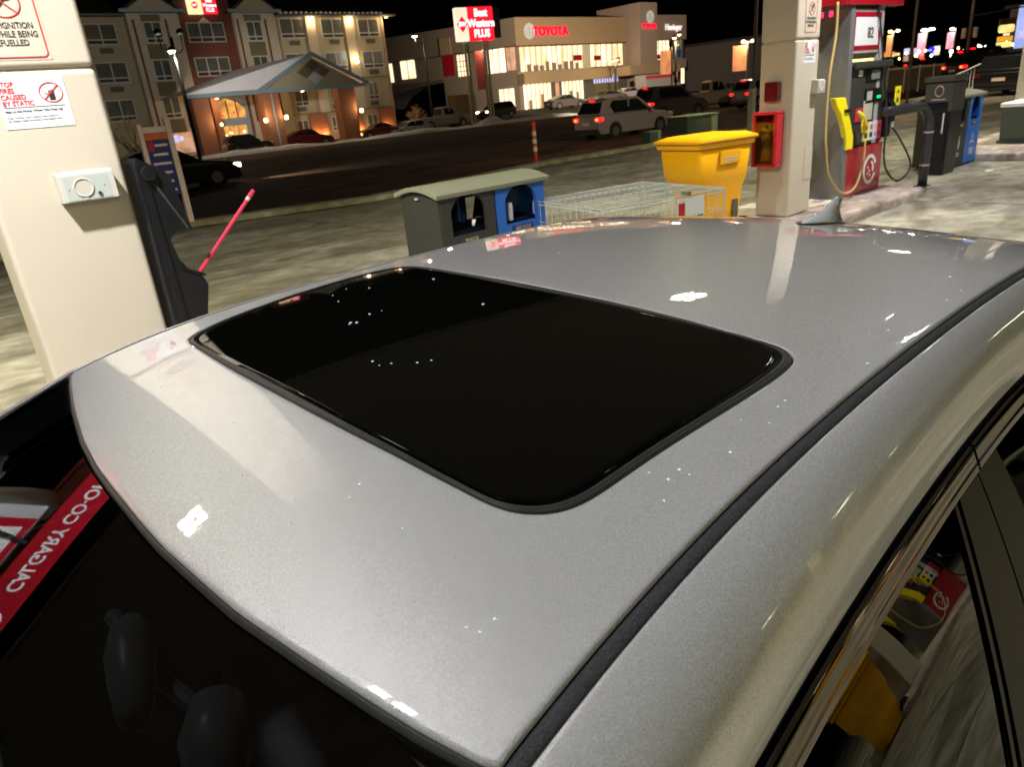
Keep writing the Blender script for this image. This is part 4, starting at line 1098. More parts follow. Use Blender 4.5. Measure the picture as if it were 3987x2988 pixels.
# ---- body below the windows
def belt(s): x, y, z = railpt(max(-1.8, min(.72, s)), 1.0, 1); return z
def bodyw(s): return interp([-2.95, -2.75, -2.2, -1.0, .3, 1.3, 1.85, 2.1], [.62, .76, .83, .855, .855, .84, .78, .66], s)
def topz(s): return interp([-2.98, -2.8, -2.3, -1.75, -.5, .5, 1.25, 1.8, 2.1], [.62, .70, .86, .955, .955, .97, .99, .96, .86], s)
BS = [-2.98, -2.9, -2.75, -2.5, -2.2, -1.9, -1.6, -1.2, -.8, -.4, 0, .4, .8, 1.1, 1.4, 1.7, 1.95, 2.08, 2.12]
for sg in (-1, 1):
    rows = []
    for (f, fz) in ((.93, .20), (.98, .30), (1.0, .45), (1.0, .62), (.985, .74), (.975, .82), (.955, .93), (.93, 1.0)):
        rows.append([(s, sg*bodyw(s)*f, .20 + (topz(s)-.20)*(fz-.20)/.80) for s in BS])
    up_normals(strip("body_side", rows, M['silver']), (0, sg, 0))
    for s in (-2.25, 1.25):
        w_ = MB().cyl((s, sg*.62, .33), (s, sg*.83, .33), .33, 28).o("wheel", M['tyre'], CAR)
        MB().cyl((s, sg*.832, .33), (s, sg*.845, .33), .21, 20).o("rim", M['rim'], w_)
        MB().cyl((s, sg*.60, .36), (s, sg*.8445, .36), .385, 28).o("wheel_arch", M['cabin'], CAR)
    MB().box(-2.93, sg*.50, .60, -2.80, sg*.74, .70).o("headlamp", M['light_metal'], CAR, bevel=.02)
    MB().box(2.03, sg*.45, .72, 2.13, sg*.72, .84).o("tail_lamp", M['maroon'], CAR, bevel=.02)
    MB().taper(-1.50, sg*.90-.08, -1.36, sg*.90+.08, .97, 1.10, .02, .02).o("door_mirror", M['silver'], CAR, bevel=.03)
def cap(nm, s0, s1, mat, n_=14, crown=.05):
    rows = []
    for i in range(n_+1):
        s = lerp(s0, s1, i/n_); rows.append([(s, v/10*bodyw(s)*.93, topz(s)+crown*(1-(v/10)**2)) for v in range(-10, 11)])
    return up_normals(strip(nm, rows, mat))
cap("hood", -2.95, -1.80, M['silver']); cap("trunk_lid", 1.35, 2.10, M['silver'], crown=.03)
MB().taper(-3.02, -.60, -2.94, .60, .22, .66, .02, .04).o("front_bumper", M['silver'], CAR, bevel=.03)
MB().taper(2.08, -.62, 2.16, .62, .25, .86, .0, .04).o("rear_bumper", M['silver'], CAR, bevel=.03)
MB().box(-1.86, -.62, .94, -1.78, .62, .985).o("cowl", M['black_plastic'], CAR)
# rear window
rows = []
for i in range(13):
    u = i/12; rows.append([(lerp(sR(v/10*.45), 1.42, u), v/10*lerp(.46, .60, u), lerp(zroof(sR(v/10*.45), v/10*.45)-.006, .99+.02*(1-(v/10)**2), u) + .03*math.sin(math.pi*u)) for v in range(-10, 11)])
up_normals(strip("rear_screen", rows, M['glass_dark']))
for sg in (-1, 1):
    rows = []
    for i in range(13):
        u = i/12; a = (lerp(sR(.45), 1.42, u), sg*lerp(.46, .60, u), lerp(zroof(sR(.45), .45)-.006, .99, u)+.03*math.sin(math.pi*u)); x, y, z = railpt(lerp(.72, .72, u), 1, sg)
        b = (lerp(.70, 1.35, u), sg*lerp(tC(.72), .80, u), lerp(z-.01, .99, u)); rows.append([a, tuple(lerp(a[k], b[k], .5)+(.02*sg if k == 1 else .01) for k in range(3)), b])
    up_normals(strip("rear_pillar", rows, M['silver']), (0, sg, 1))
# cabin: dark shell, seats, dashboard, mirror, camera housing
MB().box(-1.86, -.74, .25, 1.3, .74, .30).o("cabin_floor", M['cabin'], CAR)
for sg in (-1, 1): MB().box(-1.80, sg*.70, .28, 1.3, sg*.72, .93).o("door_trim", M['cabin'], CAR)
up_normals(obj("headliner", MB().loft([[(s, t*(tD(max(s, -.885))-.02), zroof(s, t*.5)-.028) for s in [lerp(-.90, .70, k/12) for k in range(13)]] for t in (-1, -.5, 0, .5, 1)], closed=False, cap=False).raw(), M['cabin'], CAR, smooth=True))
up_normals(obj("dashboard", MB().loft([[(-1.82, y, .93), (-1.55, y, .965), (-1.30, y, .95), (-1.20, y, .86), (-1.18, y, .5)] for y in (-.70, -.3, .0, .3, .70)], closed=False, cap=False).raw(), M['cabin'], CAR, smooth=True))
for y in (-.37, .37):
    for x in (-.55, .35):
        q = MB().taper(x-.28, y-.25, x+.25, y+.25, .45, .62, .02, .02).o("seat", M['leather'], CAR, bevel=.05)
        MB().prism([(x+.16, .55), (x+.30, .55), (x+.42, 1.12), (x+.33, 1.13)], 'y', y-.24, y+.24).o("seat_back", M['leather'], q, bevel=.05)
        MB().box(x+.34, y-.13, 1.14, x+.44, y+.13, 1.29).o("head_rest", M['leather'], q, bevel=.04)
st_ = MB().tube([(-1.08+.06*math.sin(a*math.pi/12), -.37+.18*math.cos(a*math.pi/12), .90+.17*math.sin(a*math.pi/12)) for a in range(24)], .016, 10, closed=True).o("steering_wheel", M['leather'], CAR, smooth=True)
MB().box(-1.10, -.43, .86, -1.05, -.31, .94).o("hub", M['leather'], st_, bevel=.02)
# camera housing and mirror behind the windscreen
MB().tube([(-.990, -.150, 1.278), (-.996, -.165, 1.276), (-1.004, -.19, 1.270), (-1.012, -.22, 1.262), (-1.02, -.25, 1.252), (-1.022, -.262, 1.248)], [.008, .017, .021, .019, .014, .004], 20).o("camera_housing", M['housing'], CAR, smooth=True)
MB().tube([(-.955, -.255, 1.235), (-.960, -.265, 1.235), (-.975, -.295, 1.225), (-.990, -.330, 1.215), (-.995, -.345, 1.212)], [.006, .022, .030, .021, .005], 22).o("rear_mirror", M['housing'], CAR, smooth=True)
MB().tube([(-1.0, -.10, 1.26), (-.99, -.2, 1.24), (-.97, -.27, 1.225)], .008, 10).o("mirror_stem", M['black_plastic'], CAR)
MB().box(-1.60, -.70, .955, -1.15, .70, .962).o("dash_pad", M['leather'], CAR, bevel=.003)
MB().tube([(-1.25, -.60, 1.0), (-1.15, -.2, 1.02), (-1.2, .3, 1.0)], .012, 8).o("dash_trim", M['housing'], CAR, smooth=True)
for sg in (-1, 1): MB().box(-1.75, sg*.66, .90, 1.2, sg*.80, .975).o("belt_trim", M['cabin'], CAR)
# shark fin antenna
fs = []
FB, FT = .375, -.086
for (x0, x1, w_, z) in ((0, .165, .030, 0), (.004, .163, .028, .005), (.052, .158, .018, .016), (.092, .157, .012, .028), (.116, .160, .0095, .040), (.130, .162, .0075, .050), (.140, .160, .003, .055)):
    ring = []
    for k in range(24):
        a = 2*math.pi*k/24; c = math.cos(a); xx = lerp(x0, x1, .5+.5*c); ww = w_*math.sin(a)*(1 if c > 0 else (1-(-c)**3*.5))
        ring.append((FB+xx, FT+ww, zroof(FB+xx, FT)+z))
    fs.append(ring)
fin = MB().loft(fs).o("antenna_fin", M['fin_paint'], CAR, smooth=True)
ring0 = [[(FB-.003+.171*(.5+.5*math.cos(2*math.pi*k/24)), FT+.034*math.sin(2*math.pi*k/24), zroof(FB+.17*(.5+.5*math.cos(2*math.pi*k/24)), FT)+dz) for k in range(24)] for dz in (-.002, .003)]
MB().loft(ring0).o("fin_gasket", M['rubber'], fin)
# water drops on the sunroof and the roof
mb = MB(); random.seed(11)
spots = [(-.48, .36), (-.42, .33), (-.44, .38), (-.50, .30), (-.56, .15), (-.555, .14), (-.565, .145), (-.52, .16), (-.50, .155), (-.63, -.03), (-.632, -.05), (-.62, -.06), (-.60, -.09), (-.585, -.10), (-.40, .02), (-.52, .42), (-.33, .25)]
for k in range(70): spots.append((random.uniform(-.85, .5), random.choice((-1, 1))*random.uniform(.46, .52)))
for k in range(24): spots.append((random.uniform(-.88, -.78), random.uniform(-.45, .45)))
for k in range(26): spots.append((random.uniform(-.25, .4), random.uniform(-.4, .4)))
for (s, t) in spots:
    r_ = random.uniform(.0009, .0022)*(1.35 if -.7 < s < -.3 and abs(t) < .43 else 1.0); z = zroof(s, t)-.0006
    rg = [[(s+r_*c*math.cos(a*math.pi/4), t+r_*c*math.sin(a*math.pi/4), z+r_*.5*h) for a in range(8)] for c, h in ((1, 0), (.9, .6), (.5, 1.0), (.1, 1.15))]
    mb.loft(rg)
o = obj("water_drops", mb.raw(), M['water'], CAR, smooth=True); o["kind"] = "stuff"
up_normals(o)

# ------------------------------------------------------------------ hotel across the road
HG = ROADZ + .08
hot = thing("hotel", "four storey beige and red brick hotel with gabled roofs across the road, left", "hotel", (0, 0, 0))
HY, BY, CY = 67.0, 66.2, 66.6
MB().box(-4, HY, HG, 42.4, HY+16, 10.75).o("wall", M['stucco'], hot)
MB().box(18.28, BY, HG, 22.33, HY, 10.85).o("bay_wall", M['stucco_light'], hot)
MB().box(26.95, BY, HG, 30.75, HY, 10.95).o("bay_wall", M['stucco_light'], hot)
MB().box(22.33, CY, HG, 26.95, HY, 12.6).o("brick_bay", M['brick'], hot)
# string courses
for z in (5.15, 2.25): MB().box(30.8, HY-.08, z, 42.45, HY, z+.10).o("string_course", M['stucco_olive'], hot)
MB().box(42.25, HY-.1, HG, 42.5, HY, 10.7).o("corner_board", M['dealer_tan'], hot)
def hwin(x0, z0, x1, z1, y, strip_h=.36, n=2, mats=('curtain',), parent=hot, vents=True):
    y = y - .0
    w_ = MB()
    fr = .07
    w_.box(x0, y-.06, z1-fr, x1, y+.02, z1); w_.box(x0, y-.06, z0, x1, y+.02, z0+fr)
    w_.box(x0, y-.06, z0+fr, x0+fr, y+.02, z1-fr); w_.box(x1-fr, y-.06, z0+fr, x1, y+.02, z1-fr)
    w_.box(x0+fr, y-.06, z0+strip_h, x1-fr, y+.02, z0+strip_h+fr)
    f = w_.o("window", M['trim_white'], parent)
    wd_ = (x1-x0-2*fr)/n
    for k in range(n):
        a, b = x0+fr+wd_*k, x0+fr+wd_*(k+1)
        MB().box(a+.02, y-.03, z0+strip_h+fr, b-.02, y-.01, z1-fr).o("pane", M[mats[k % len(mats)]], f)
        if vents: MB().box(a+.06, y-.05, z0+fr+.04, b-.06, y-.02, z0+strip_h-.05).o("vent", M['vent'], f)
        if k: MB().box(a-.04, y-.07, z0+fr, a+.04, y, z1-fr).o("mullion", M['trim_white'], f)
    return f
def grille(x0, z0, x1, z1, y): MB().box(x0, y-.05, z0, x1, y-.002, z1).o("air_grille", M['grille'], hot)
for (x0, z0, x1, z1, mt) in ((15.15, 8.66, 17.5, 10.2, ('curtain_warm', 'curtain')), (15.2, 5.85, 17.6, 7.42, ('curtain',)), (15.2, 2.95, 17.4, 4.6, ('curtain',))): hwin(x0, z0, x1, z1, HY, mats=mt)
for x in (9.5, 4.5, -.5):
    for z in (8.66, 5.85, 2.95): hwin(x, z, x+2.35, z+1.55, HY)
grille(15.93, 8.05, 16.92, 8.45, HY); grille(15.93, 5.2, 16.92, 5.6, HY)
for (a, b) in ((19.38, 20.8), (27.93, 29.35)):
    for z0, z1 in ((8.62, 10.22), (5.78, 7.42), (2.86, 4.6)): hwin(a, z0, b, z1, BY, n=2)
    for z0, z1 in ((10.25, 10.75), (7.46, 8.58), (4.64, 5.74), (.4, 2.8)): MB().box(a-.05, BY-.03, z0, b+.05, BY, z1).o("spandrel_panel", M['stucco_olive'], hot)
    for px in (a-.75, b+.35): MB().box(px, BY-.02, 2.0, px+.18, BY, 10.4).o("red_stripe", M['brick'], hot)
hwin(22.92, 8.66, 26.1, 10.2, CY, n=3); hwin(22.95, 5.98, 25.95, 7.5, CY, n=3)
MB().prism([(24.0, 10.2), (25.05, 10.2), (24.52, 10.62)], 'y', CY-.05, CY).o("window_gable", M['trim_white'], hot)
for (x0, z0, x1, z1) in ((31.43, 8.86, 33.93, 10.55), (35.6, 8.82, 38.0, 10.5), (39.58, 8.86, 41.95, 10.48)): hwin(x0, z0, x1, z1, HY); grille(x0+.7, 8.30, x0+1.75, 8.68, HY)
for (x0, z0, x1, z1) in ((31.43, 6.05, 33.9, 7.6), (35.5, 6.05, 37.85, 7.6), (39.58, 6.02, 42.0, 7.6)): hwin(x0, z0, x1, z1, HY); grille(x0+.6, 5.46, x0+1.7, 5.88, HY)
for (x0, z0, x1, z1) in ((31.61, 3.0, 33.05, 4.4), (35.4, 3.0, 36.5, 4.5), (39.72, 3.1, 40.91, 4.75)): hwin(x0, z0, x1, z1, HY); grille(x0+.1, 2.55, x0+1.0, 2.95, HY)
for (x0, z0, x1, z1) in ((31.34, .4, 32.55, 1.76), (35.06, .5, 35.95, 1.83), (39.07, .34, 40.34, 1.74)): hwin(x0, z0, x1, z1, HY)
# pilasters washed by warm light
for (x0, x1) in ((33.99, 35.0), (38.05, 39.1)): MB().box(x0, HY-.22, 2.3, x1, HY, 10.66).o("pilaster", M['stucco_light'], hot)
for (x0, x1) in ((32.7, 34.6), (36.2, 38.5), (40.6, 42.3)): MB().box(x0, HY-.18, HG, x1, HY, 2.2).o("brick_pier", M['brick_orange'], hot)
# roofs
MB().add([(-6, HY-1, 10.75), (18, HY-1, 10.75), (18, HY+9, 14.5), (-6, HY+9, 14.5)], [(0, 1, 2, 3)]).o("roof", M['shingle'], hot)
MB().add([(30.8, HY-1, 10.78), (43.4, HY-1, 10.78), (38.0, HY+8, 14.4), (29, HY+8, 14.4), (43.4, HY+17, 10.78)], [(0, 1, 2, 3), (1, 4, 2)]).o("roof", M['shingle'], hot)
for (a, b) in ((-6, 18.2), (30.9, 43.5)): MB().box(a, HY-1.05, 10.66, b, HY, 10.80).o("soffit", M['eave'], hot)
for (a, b, c) in ((17.7, 22.7, 12.6), (26.4, 31.2, 12.7)):
    MB().prism([(a, 10.88), (b, 10.88), ((a+b)/2, c)], 'y', BY-.5, HY+3).o("gable_roof", M['shingle'], hot)
    MB().prism([(a+.5, 11.0), (b-.5, 11.0), ((a+b)/2, c-.35)], 'y', BY-.56, BY-.5).o("gable_panel", M['stucco'], hot)
    MB().box(a, BY-.62, 10.86, b, BY-.5, 11.1).o("fascia", M['fascia_blue'], hot)
random.seed(5)
# small snow row on the roof edge
for k in range(22): MB().box(31.2+.5*k, HY-1.02, 10.80, 31.45+.5*k, HY-.9, 10.92+.06*random.random()).o("roof_snow", M['snow_roof'], hot)
# lobby entrance
MB().box(22.6, CY-.12, HG, 26.7, CY, 5.0).o("entrance_surround", M['fascia_blue'], hot)
arch = [(23.1, 2.5), (26.35, 2.5), (26.35, 3.2), (25.8, 3.75), (24.75, 4.15), (23.7, 3.75), (23.1, 3.2)]
f = MB().prism(arch, 'y', CY-.18, CY-.12).o("arch_window", M['glow_orange'], hot)
for x in (23.9, 24.75, 25.6): MB().box(x-.05, CY-.22, 2.5, x+.05, CY-.18, 4.0).o("mullion", M['brick'], f)
d_ = MB().box(23.0, CY-.18, HG+.05, 26.2, CY-.12, 1.85).o("door_glass", M['glow_orange'], hot)
for x in (23.8, 24.6, 25.4): MB().box(x-.04, CY-.22, HG, x+.04, CY-.18, 1.85).o("door_post", M['fascia_blue'], d_)
for k in range(16):
    MB().box(23.2+2.8*random.random(), CY-.24, .2+1.5*random.random(), 0, 0, 0) if False else None
    x, z = 23.15+2.9*random.random(), .3+1.4*random.random()
    MB().cyl((x, CY-.22, z), (x, CY-.26, z), .05+.04*random.random(), 8).o("lobby_light", M['lamp_warm'] if k % 3 else M['lamp_pink'], d_)
for x, z in ((24.2, 2.75), (25.3, 2.95)): MB().cyl((x, CY-.2, z), (x, CY-.25, z), .09, 10).o("red_light", M['tail_red'], f)
MB().box(19.2, BY-.08, HG+.3, 21.9, BY-.02, 1.7).o("lit_window", M['glow_pink'], hot)
MB().box(19.25, BY-.12, .95, 19.95, BY-.08, 1.5).o("screen", M['screen_blue'], hot); MB().box(20.05, BY-.12, 1.05, 20.35, BY-.08, 1.4).o("screen", M['screen_blue'], hot)
# roof sign on the brick bay
sg_ = thing("hotel_sign", "small lit red and pale yellow sign on the brick bay at the top edge", "sign", (24.5, CY-.2, 11.45))
MB().box(-1.25, -.2, -.68, .0, .0, .55).o("pale_face", M['sign_yellow'], sg_, bevel=.06)
MB().box(.005, -.2, -.66, 1.25, .0, .55).o("red_face", M['sign_red'], sg_, bevel=.06)
for k, l in enumerate(("Best", "Western", "PLUS")): text("lettering", l, .40, (.62, -.21, .35-.36*k), (1, 0, 0), (0, 0, 1), M['letter_white'], sg_, .004, 'CENTER', .8, .012)
MB().cyl((-.62, -.2, 0), (-.62, -.215, 0), .26, 20).o("emblem_disc", M['letter_red'], sg_)
text("lettering", "BW", .26, (-.62, -.225, 0), (1, 0, 0), (0, 0, 1), M['letter_white'], sg_, .004, 'CENTER', .8, .01)

# porch
po = thing("porch", "snow covered gabled porch roof on brown brick columns before the hotel entrance", "porch", (0, 0, 0))
PY = 60.0
mb = MB().add([(25.3, PY-.3, 4.40), (30.25, PY-.3, 6.98), (30.25, 78, 6.98), (25.3, 78, 4.40)], [(0, 1, 2, 3)]); mb.o("roof_slope", M['snow_roof'], po)
MB().add([(35.2, PY-.3, 4.45), (30.25, PY-.3, 6.98), (30.25, 67, 6.98), (35.2, 67, 4.45)], [(0, 1, 2, 3)]).o("roof_slope", M['snow_roof'], po)
MB().add([(19.0, PY-.4, 4.32), (25.35, PY-.33, 4.40), (30.25, PY-.1, 6.97), (24.9, PY+3.5, 6.14), (19.0, 67, 4.32)], [(0, 1, 2), (0, 2, 3), (0, 3, 4)]).o("wing_roof", M['snow_roof'], po)
MB().box(19.0, PY-.45, 4.05, 25.3, PY-.38, 4.33).o("fascia", M['fascia_blue'], po)
MB().box(25.3, PY-.36, 4.08, 35.15, PY-.28, 4.40).o("fascia", M['fascia_blue'], po)
for (a, b, z0, z1) in ((25.0, 30.3, 4.30, 7.08), (35.5, 30.3, 4.38, 7.08)):
    MB().prism([(a, z0-.24), (a, z0+.10), (b, z1), (b, z1-.36)], 'y', PY-.40, PY-.30).o("barge_board", M['fascia_blue'], po)
MB().prism([(25.9, 4.4), (34.7, 4.4), (30.25, 6.65)], 'y', PY-.28, PY-.1).o("gable_wall", M['stucco'], po)
for (x, z, r_, mt) in ((30.28, 6.02, .50, 'grille'), (30.35, 5.02, .50, 'trim_white'), (29.5, 5.52, .50, 'stucco_olive'), (31.1, 5.52, .50, 'stucco_olive')):
    MB().prism([(x-r_*1.5, z), (x, z-r_), (x+r_*1.5, z), (x, z+r_)], 'y', PY-.31, PY-.285).o("diamond_panel", M[mt], po)
for (a, b, y) in ((25.45, 26.85, PY), (32.45, 34.05, PY), (19.7, 21.0, PY), (26.9, 27.8, PY+4), (22.6, 23.2, PY+4)): MB().box(a, y, HG-.1, b, y+1.1, 4.2).o("brick_column", M['brick_orange'], po)
MB().box(26.15, PY-.06, HG, 26.28, PY, 4.1).o("downpipe", M['fascia_blue'], po)
def wall_lamp(x, y, z, label, e=40, col=(1, .68, .36), mat='lamp_yellow', r=.16, off=.35):
    t = thing("wall_lamp", label, "lamp", (x, y, z), 0, "wall lamps on the hotel and its porch")
    MB().tube([(0, 0, -r), (0, 0, -r*.5), (0, 0, r*.5), (0, 0, r)], [r*.6, r, r, r*.6], 12).o("lamp_glass", M[mat], t, smooth=True)
    MB().box(-.05, 0, -.05, .05, off, .05).o("bracket", M['pole_dark'], t)
    l = bpy.data.lights.new("wall_lamp_light", 'POINT'); l.energy = e; l.color = col; l.shadow_soft_size = .12
    lo = bpy.data.objects.new("wall_lamp_light", l); COL.objects.link(lo); lo.parent = t; lo.location = (0, -.12, r+.12)
    return t
wall_lamp(25.15, 59.6, 2.0, "yellow lamp on the outer face of the left porch column", 60)
wall_lamp(27.1, 59.85, 2.1, "yellow lamp on the right side of the left porch column", 40)
wall_lamp(34.3, 59.7, 2.1, "yellow lamp on the right porch column", 50)
wall_lamp(21.4, 59.5, 2.0, "small warm lamp beside the far left porch column", 60, r=.10)
wall_lamp(38.6, 66.45, 6.65, "bright sconce halfway up the right lit pilaster of the hotel", 60)
WL = iter(["warm soffit lamp at the top of the left lit pilaster", "warm soffit lamp at the top of the right lit pilaster", "warm soffit lamp at the right corner of the hotel eave", "warm ground lamp at the left brick pier right of the porch", "warm ground lamp just left of the right porch column", "warm ground lamp right of the right porch column", "warm ground lamp at the hotel's right corner", "warm ceiling lamp under the right half of the porch gable", "warm ceiling lamp under the left corner of the porch gable", "warm ceiling lamp under the left wing of the porch"])
def wash(x, y, z, e, up=False, col=(1.0, .66, .36)):
    t = thing("wall_washer", next(WL), "lamp", (x, y, z), 0, "recessed lamps on the hotel wall")
    MB().cyl((0, 0, .0), (0, 0, .06), .13, 12).o("lamp_lens", M['lamp_warm'], t)
    MB().cyl((0, 0, .06), (0, 0, .12), .16, 12).o("lamp_housing", M['pole_dark'], t)
    l = bpy.data.lights.new("washer_light", 'POINT'); l.energy = e; l.color = col; l.shadow_soft_size = .15
    lo = bpy.data.objects.new("washer_light", l); COL.objects.link(lo); lo.parent = t; lo.location = (0, 0, .35 if up else -.22)
for x in (34.5, 38.55, 42.6): wash(x, 66.35, 10.5, 75)
for x in (33.2, 34.1, 38.1, 41.3): wash(x, 66.55, -.05, 60, True, (1.0, .45, .16))
wash(30.3, 62.5, 4.1, 50); wash(27, 62.5, 4.1, 45); wash(22.8, 63, 4.0, 70)

# ------------------------------------------------------------------ car dealership
DZ = .45
dl = thing("car_dealership", "tan two storey car dealership with a square tower and brightly lit showroom windows", "car dealership", (0, 0, 0))
TY = 72.0
def bx(nm, x0, z0, x1, z1, y0, y1, mat, parent=dl): return MB().box(x0, y0, z0, x1, y1, z1).o(nm, M[mat], parent)
bx("upper_wall", 64.85, 8.05, 86.0, 11.27, TY, TY+18, 'dealer_tan')
bx("red_trim", 64.8, 7.93, 86.0, 8.06, TY-.06, TY+.0, 'red_trim')
bx("floor_band", 64.85, 3.85, 86.0, 5.0, TY, TY+18, 'dealer_tan')
bx("ledge", 64.7, 3.5, 81.5, 4.75, TY-1.2, TY-.02, 'dealer_tan')
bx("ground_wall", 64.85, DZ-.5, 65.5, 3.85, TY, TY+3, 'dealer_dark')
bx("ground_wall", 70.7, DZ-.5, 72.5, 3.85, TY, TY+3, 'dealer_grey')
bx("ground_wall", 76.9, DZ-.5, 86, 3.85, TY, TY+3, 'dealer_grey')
bx("tower", 86.65, DZ-.5, 90.5, 12.85, TY-2, TY+6, 'dealer_pink'); 
bx("right_upper_wall", 90.5, 8.2, 100.3, 11.55, TY, TY+12, 'dealer_pink')
bx("red_trim", 90.5, 8.1, 100.3, 8.21, TY-.05, TY, 'red_trim')
bx("right_ledge", 90.5, 4.2, 100.3, 5.45, TY, TY+12, 'dealer_pink')
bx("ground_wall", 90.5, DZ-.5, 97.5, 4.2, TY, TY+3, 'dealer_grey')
bx("entrance_canopy", 81.3, 3.55, 92.7, 4.7, TY-4.5, TY-2.05, 'dealer_tan')
def show(x0, z0, x1, z1, n, y=TY+.25, mat='show_glass', rows_=(), fr='trim_white'):
    f = bx("showroom_window", x0, z0, x1, z1, y, y+.05, mat)
    w_ = (x1-x0)/n
    for k in range(1, n): bx("mullion", x0+w_*k-.06, z0, x0+w_*k+.06, z1, y-.12, y, fr, f)
    for z in rows_: bx("transom", x0, z-.05, x1, z+.05, y-.10, y, fr, f)
    return f
w1 = show(65.3, 5.05, 77.0, 7.9, 12)
w2 = show(78.4, 5.1, 85.4, 7.9, 6)
bx("window_column", 77.0, 5.0, 78.4, 8.0, TY+.0, TY+.3, 'stucco_light')
random.seed(9)
for k in range(9):      # goods and desks behind the upper window, seen dark against the light
    x = 66.6+1.12*k; h = .6+.5*random.random(); bx("display_shape", x, 5.05, x+.5+.4*random.random(), 5.05+h, TY+.12, TY+.24, 'dealer_dark', w1)
bx("red_display", 75.2, 6.0, 76.8, 6.7, TY+.12, TY+.24, 'red_paint', w1); bx("red_display", 79.3, 5.9, 80.6, 6.5, TY+.12, TY+.24, 'red_paint', w2); bx("amber_display", 84.2, 5.3, 84.7, 6.2, TY+.12, TY+.24, 'yellow_plastic', w2)
g1 = show(65.55, .5, 70.65, 3.85, 7, mat='show_glass2'); g2 = show(72.5, .9, 76.9, 3.85, 6, mat='show_glass2')
for (x, h) in ((66.5, 1.6), (68.7, 2.2), (69.6, 1.3)): bx("display_shape", x, .5, x+.5, h, TY+.12, TY+.24, 'dealer_tan', g1)
for (x, h) in ((74.2, 2.3), (75.5, 2.1)): bx("display_shape", x, .9, x+.35, h, TY+.12, TY+.24, 'dealer_dark', g2)
bx("lit_strip", 71.25, 1.55, 71.9, 3.7, TY-.08, TY-.01, 'glow_pink')
w3 = show(91.0, 5.5, 96.2, 8.15, 6, mat='show_glass2')
bx("red_display", 91.0, 5.6, 94.5, 6.2, TY+.12, TY+.24, 'red_paint', w3); bx("blue_display", 91.3, 6.4, 92.2, 7.3, TY+.12, TY+.24, 'blue_plastic', w3)
w4 = show(97.0, 5.5, 99.9, 8.1, 4, mat='dealer_grey'); bx("blue_display", 98.2, 5.7, 99.1, 6.8, TY+.12, TY+.24, 'blue_plastic', w4)
bx("corner_window", 97.6, 1.9, 99.9, 4.1, TY+.1, TY+.2, 'show_glass2'); bx("red_display", 98.0, 1.9, 98.9, 3.9, TY+.0, TY+.09, 'red_paint')
bx("grille_window", 78.8, 2.95, 83.9, 4.0, TY-.05, TY-.01, 'screen_blue')
for k in range(9): bx("grille_bar", 79.1+.55*k, 2.95, 79.25+.55*k, 4.0, TY-.10, TY-.05, 'dealer_grey')
bx("garage_door", 79.0, DZ, 84.0, 2.9, TY-.06, TY-.01, 'stucco_olive')
bx("red_white_van_port", 85.5, DZ+1.6, 92.5, 3.3, TY-2.4, TY-2.02, 'red_trim')
# lettering
text("lettering", "TOYOTA", 1.45, (70.95, TY-.14, 9.58), (1, 0, 0), (0, 0, 1), M['letter_red'], dl, .06, 'CENTER', 1.05, .05)
text("lettering", "TOYOTA", .78, (88.6, TY-2.14, 9.80), (1, 0, 0), (0, 0, 1), M['letter_red'], dl, .05, 'CENTER', 1.0, .03)
text("lettering", "Heninger", 1.15, (96.95, TY-.12, 9.85), (1, 0, 0), (0, 0, 1), M['heninger'], dl, .05, 'CENTER', .95, .02)
def oval(x, y, z, r_):
    e_ = MB().cyl((x, y, z), (x, y-.05, z), r_, 30).o("emblem", M['logo_silver'], dl)
    def ell(a, b, dz, nm="emblem_ring"): MB().tube([(x+a*math.cos(k*math.pi/14), y-.09, z+dz+b*math.sin(k*math.pi/14)) for k in range(28)], r_*.07, 6, closed=True).o(nm, M['logo_lit'], e_)
    ell(r_*.95, r_*.95, 0); ell(r_*.36, r_*.80, 0); ell(r_*.80, r_*.32, r_*.35)
oval(67.15, TY-.02, 9.68, .92); oval(88.85, TY-2.02, 11.02, .80)
# receding dark left wing
wx, wy = 64.8, 72.0; ux, uy = -.3206, .9472
lw = bpy.data.objects.new("left_wing", None); COL.objects.link(lw); lw.parent = dl; lw.location = (wx, wy, 0); lw.rotation_euler = (0, 0, math.atan2(uy, ux))
def wb(nm, u0, z0, u1, z1, d0, d1, mat, par=None):
    q = MB().box(u0, d0, z0, u1, d1, z1).o(nm, M[mat], par or lw); return q
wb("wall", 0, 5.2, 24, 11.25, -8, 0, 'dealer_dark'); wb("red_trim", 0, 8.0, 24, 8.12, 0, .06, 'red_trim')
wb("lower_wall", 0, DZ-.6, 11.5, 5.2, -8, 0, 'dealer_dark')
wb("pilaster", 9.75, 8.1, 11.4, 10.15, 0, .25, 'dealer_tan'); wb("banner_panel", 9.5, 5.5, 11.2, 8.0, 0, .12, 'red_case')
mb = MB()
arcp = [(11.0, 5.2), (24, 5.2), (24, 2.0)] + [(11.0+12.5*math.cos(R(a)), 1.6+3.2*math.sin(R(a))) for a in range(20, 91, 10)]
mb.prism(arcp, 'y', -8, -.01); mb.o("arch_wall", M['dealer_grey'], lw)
def wshow(u0, z0, u1, z1, n, mat, rows_=()):
    f = wb("showroom_window", u0, z0, u1, z1, .02, .06, mat)
    for k in range(1, n): wb("mullion", u0+(u1-u0)*k/n-.05, z0, u0+(u1-u0)*k/n+.05, z1, .06, .14, 'trim_white')
    for z in rows_: wb("transom", u0, z-.05, u1, z+.05, .06, .12, 'trim_white')
wshow(7.05, 5.3, 9.0, 7.9, 4, 'show_glass2', (5.9, 6.5, 7.1)); wshow(1.7, 5.2, 6.0, 8.0, 5, 'show_glass2'); wshow(.2, 5.3, 1.5, 7.95, 2, 'glow_pink')
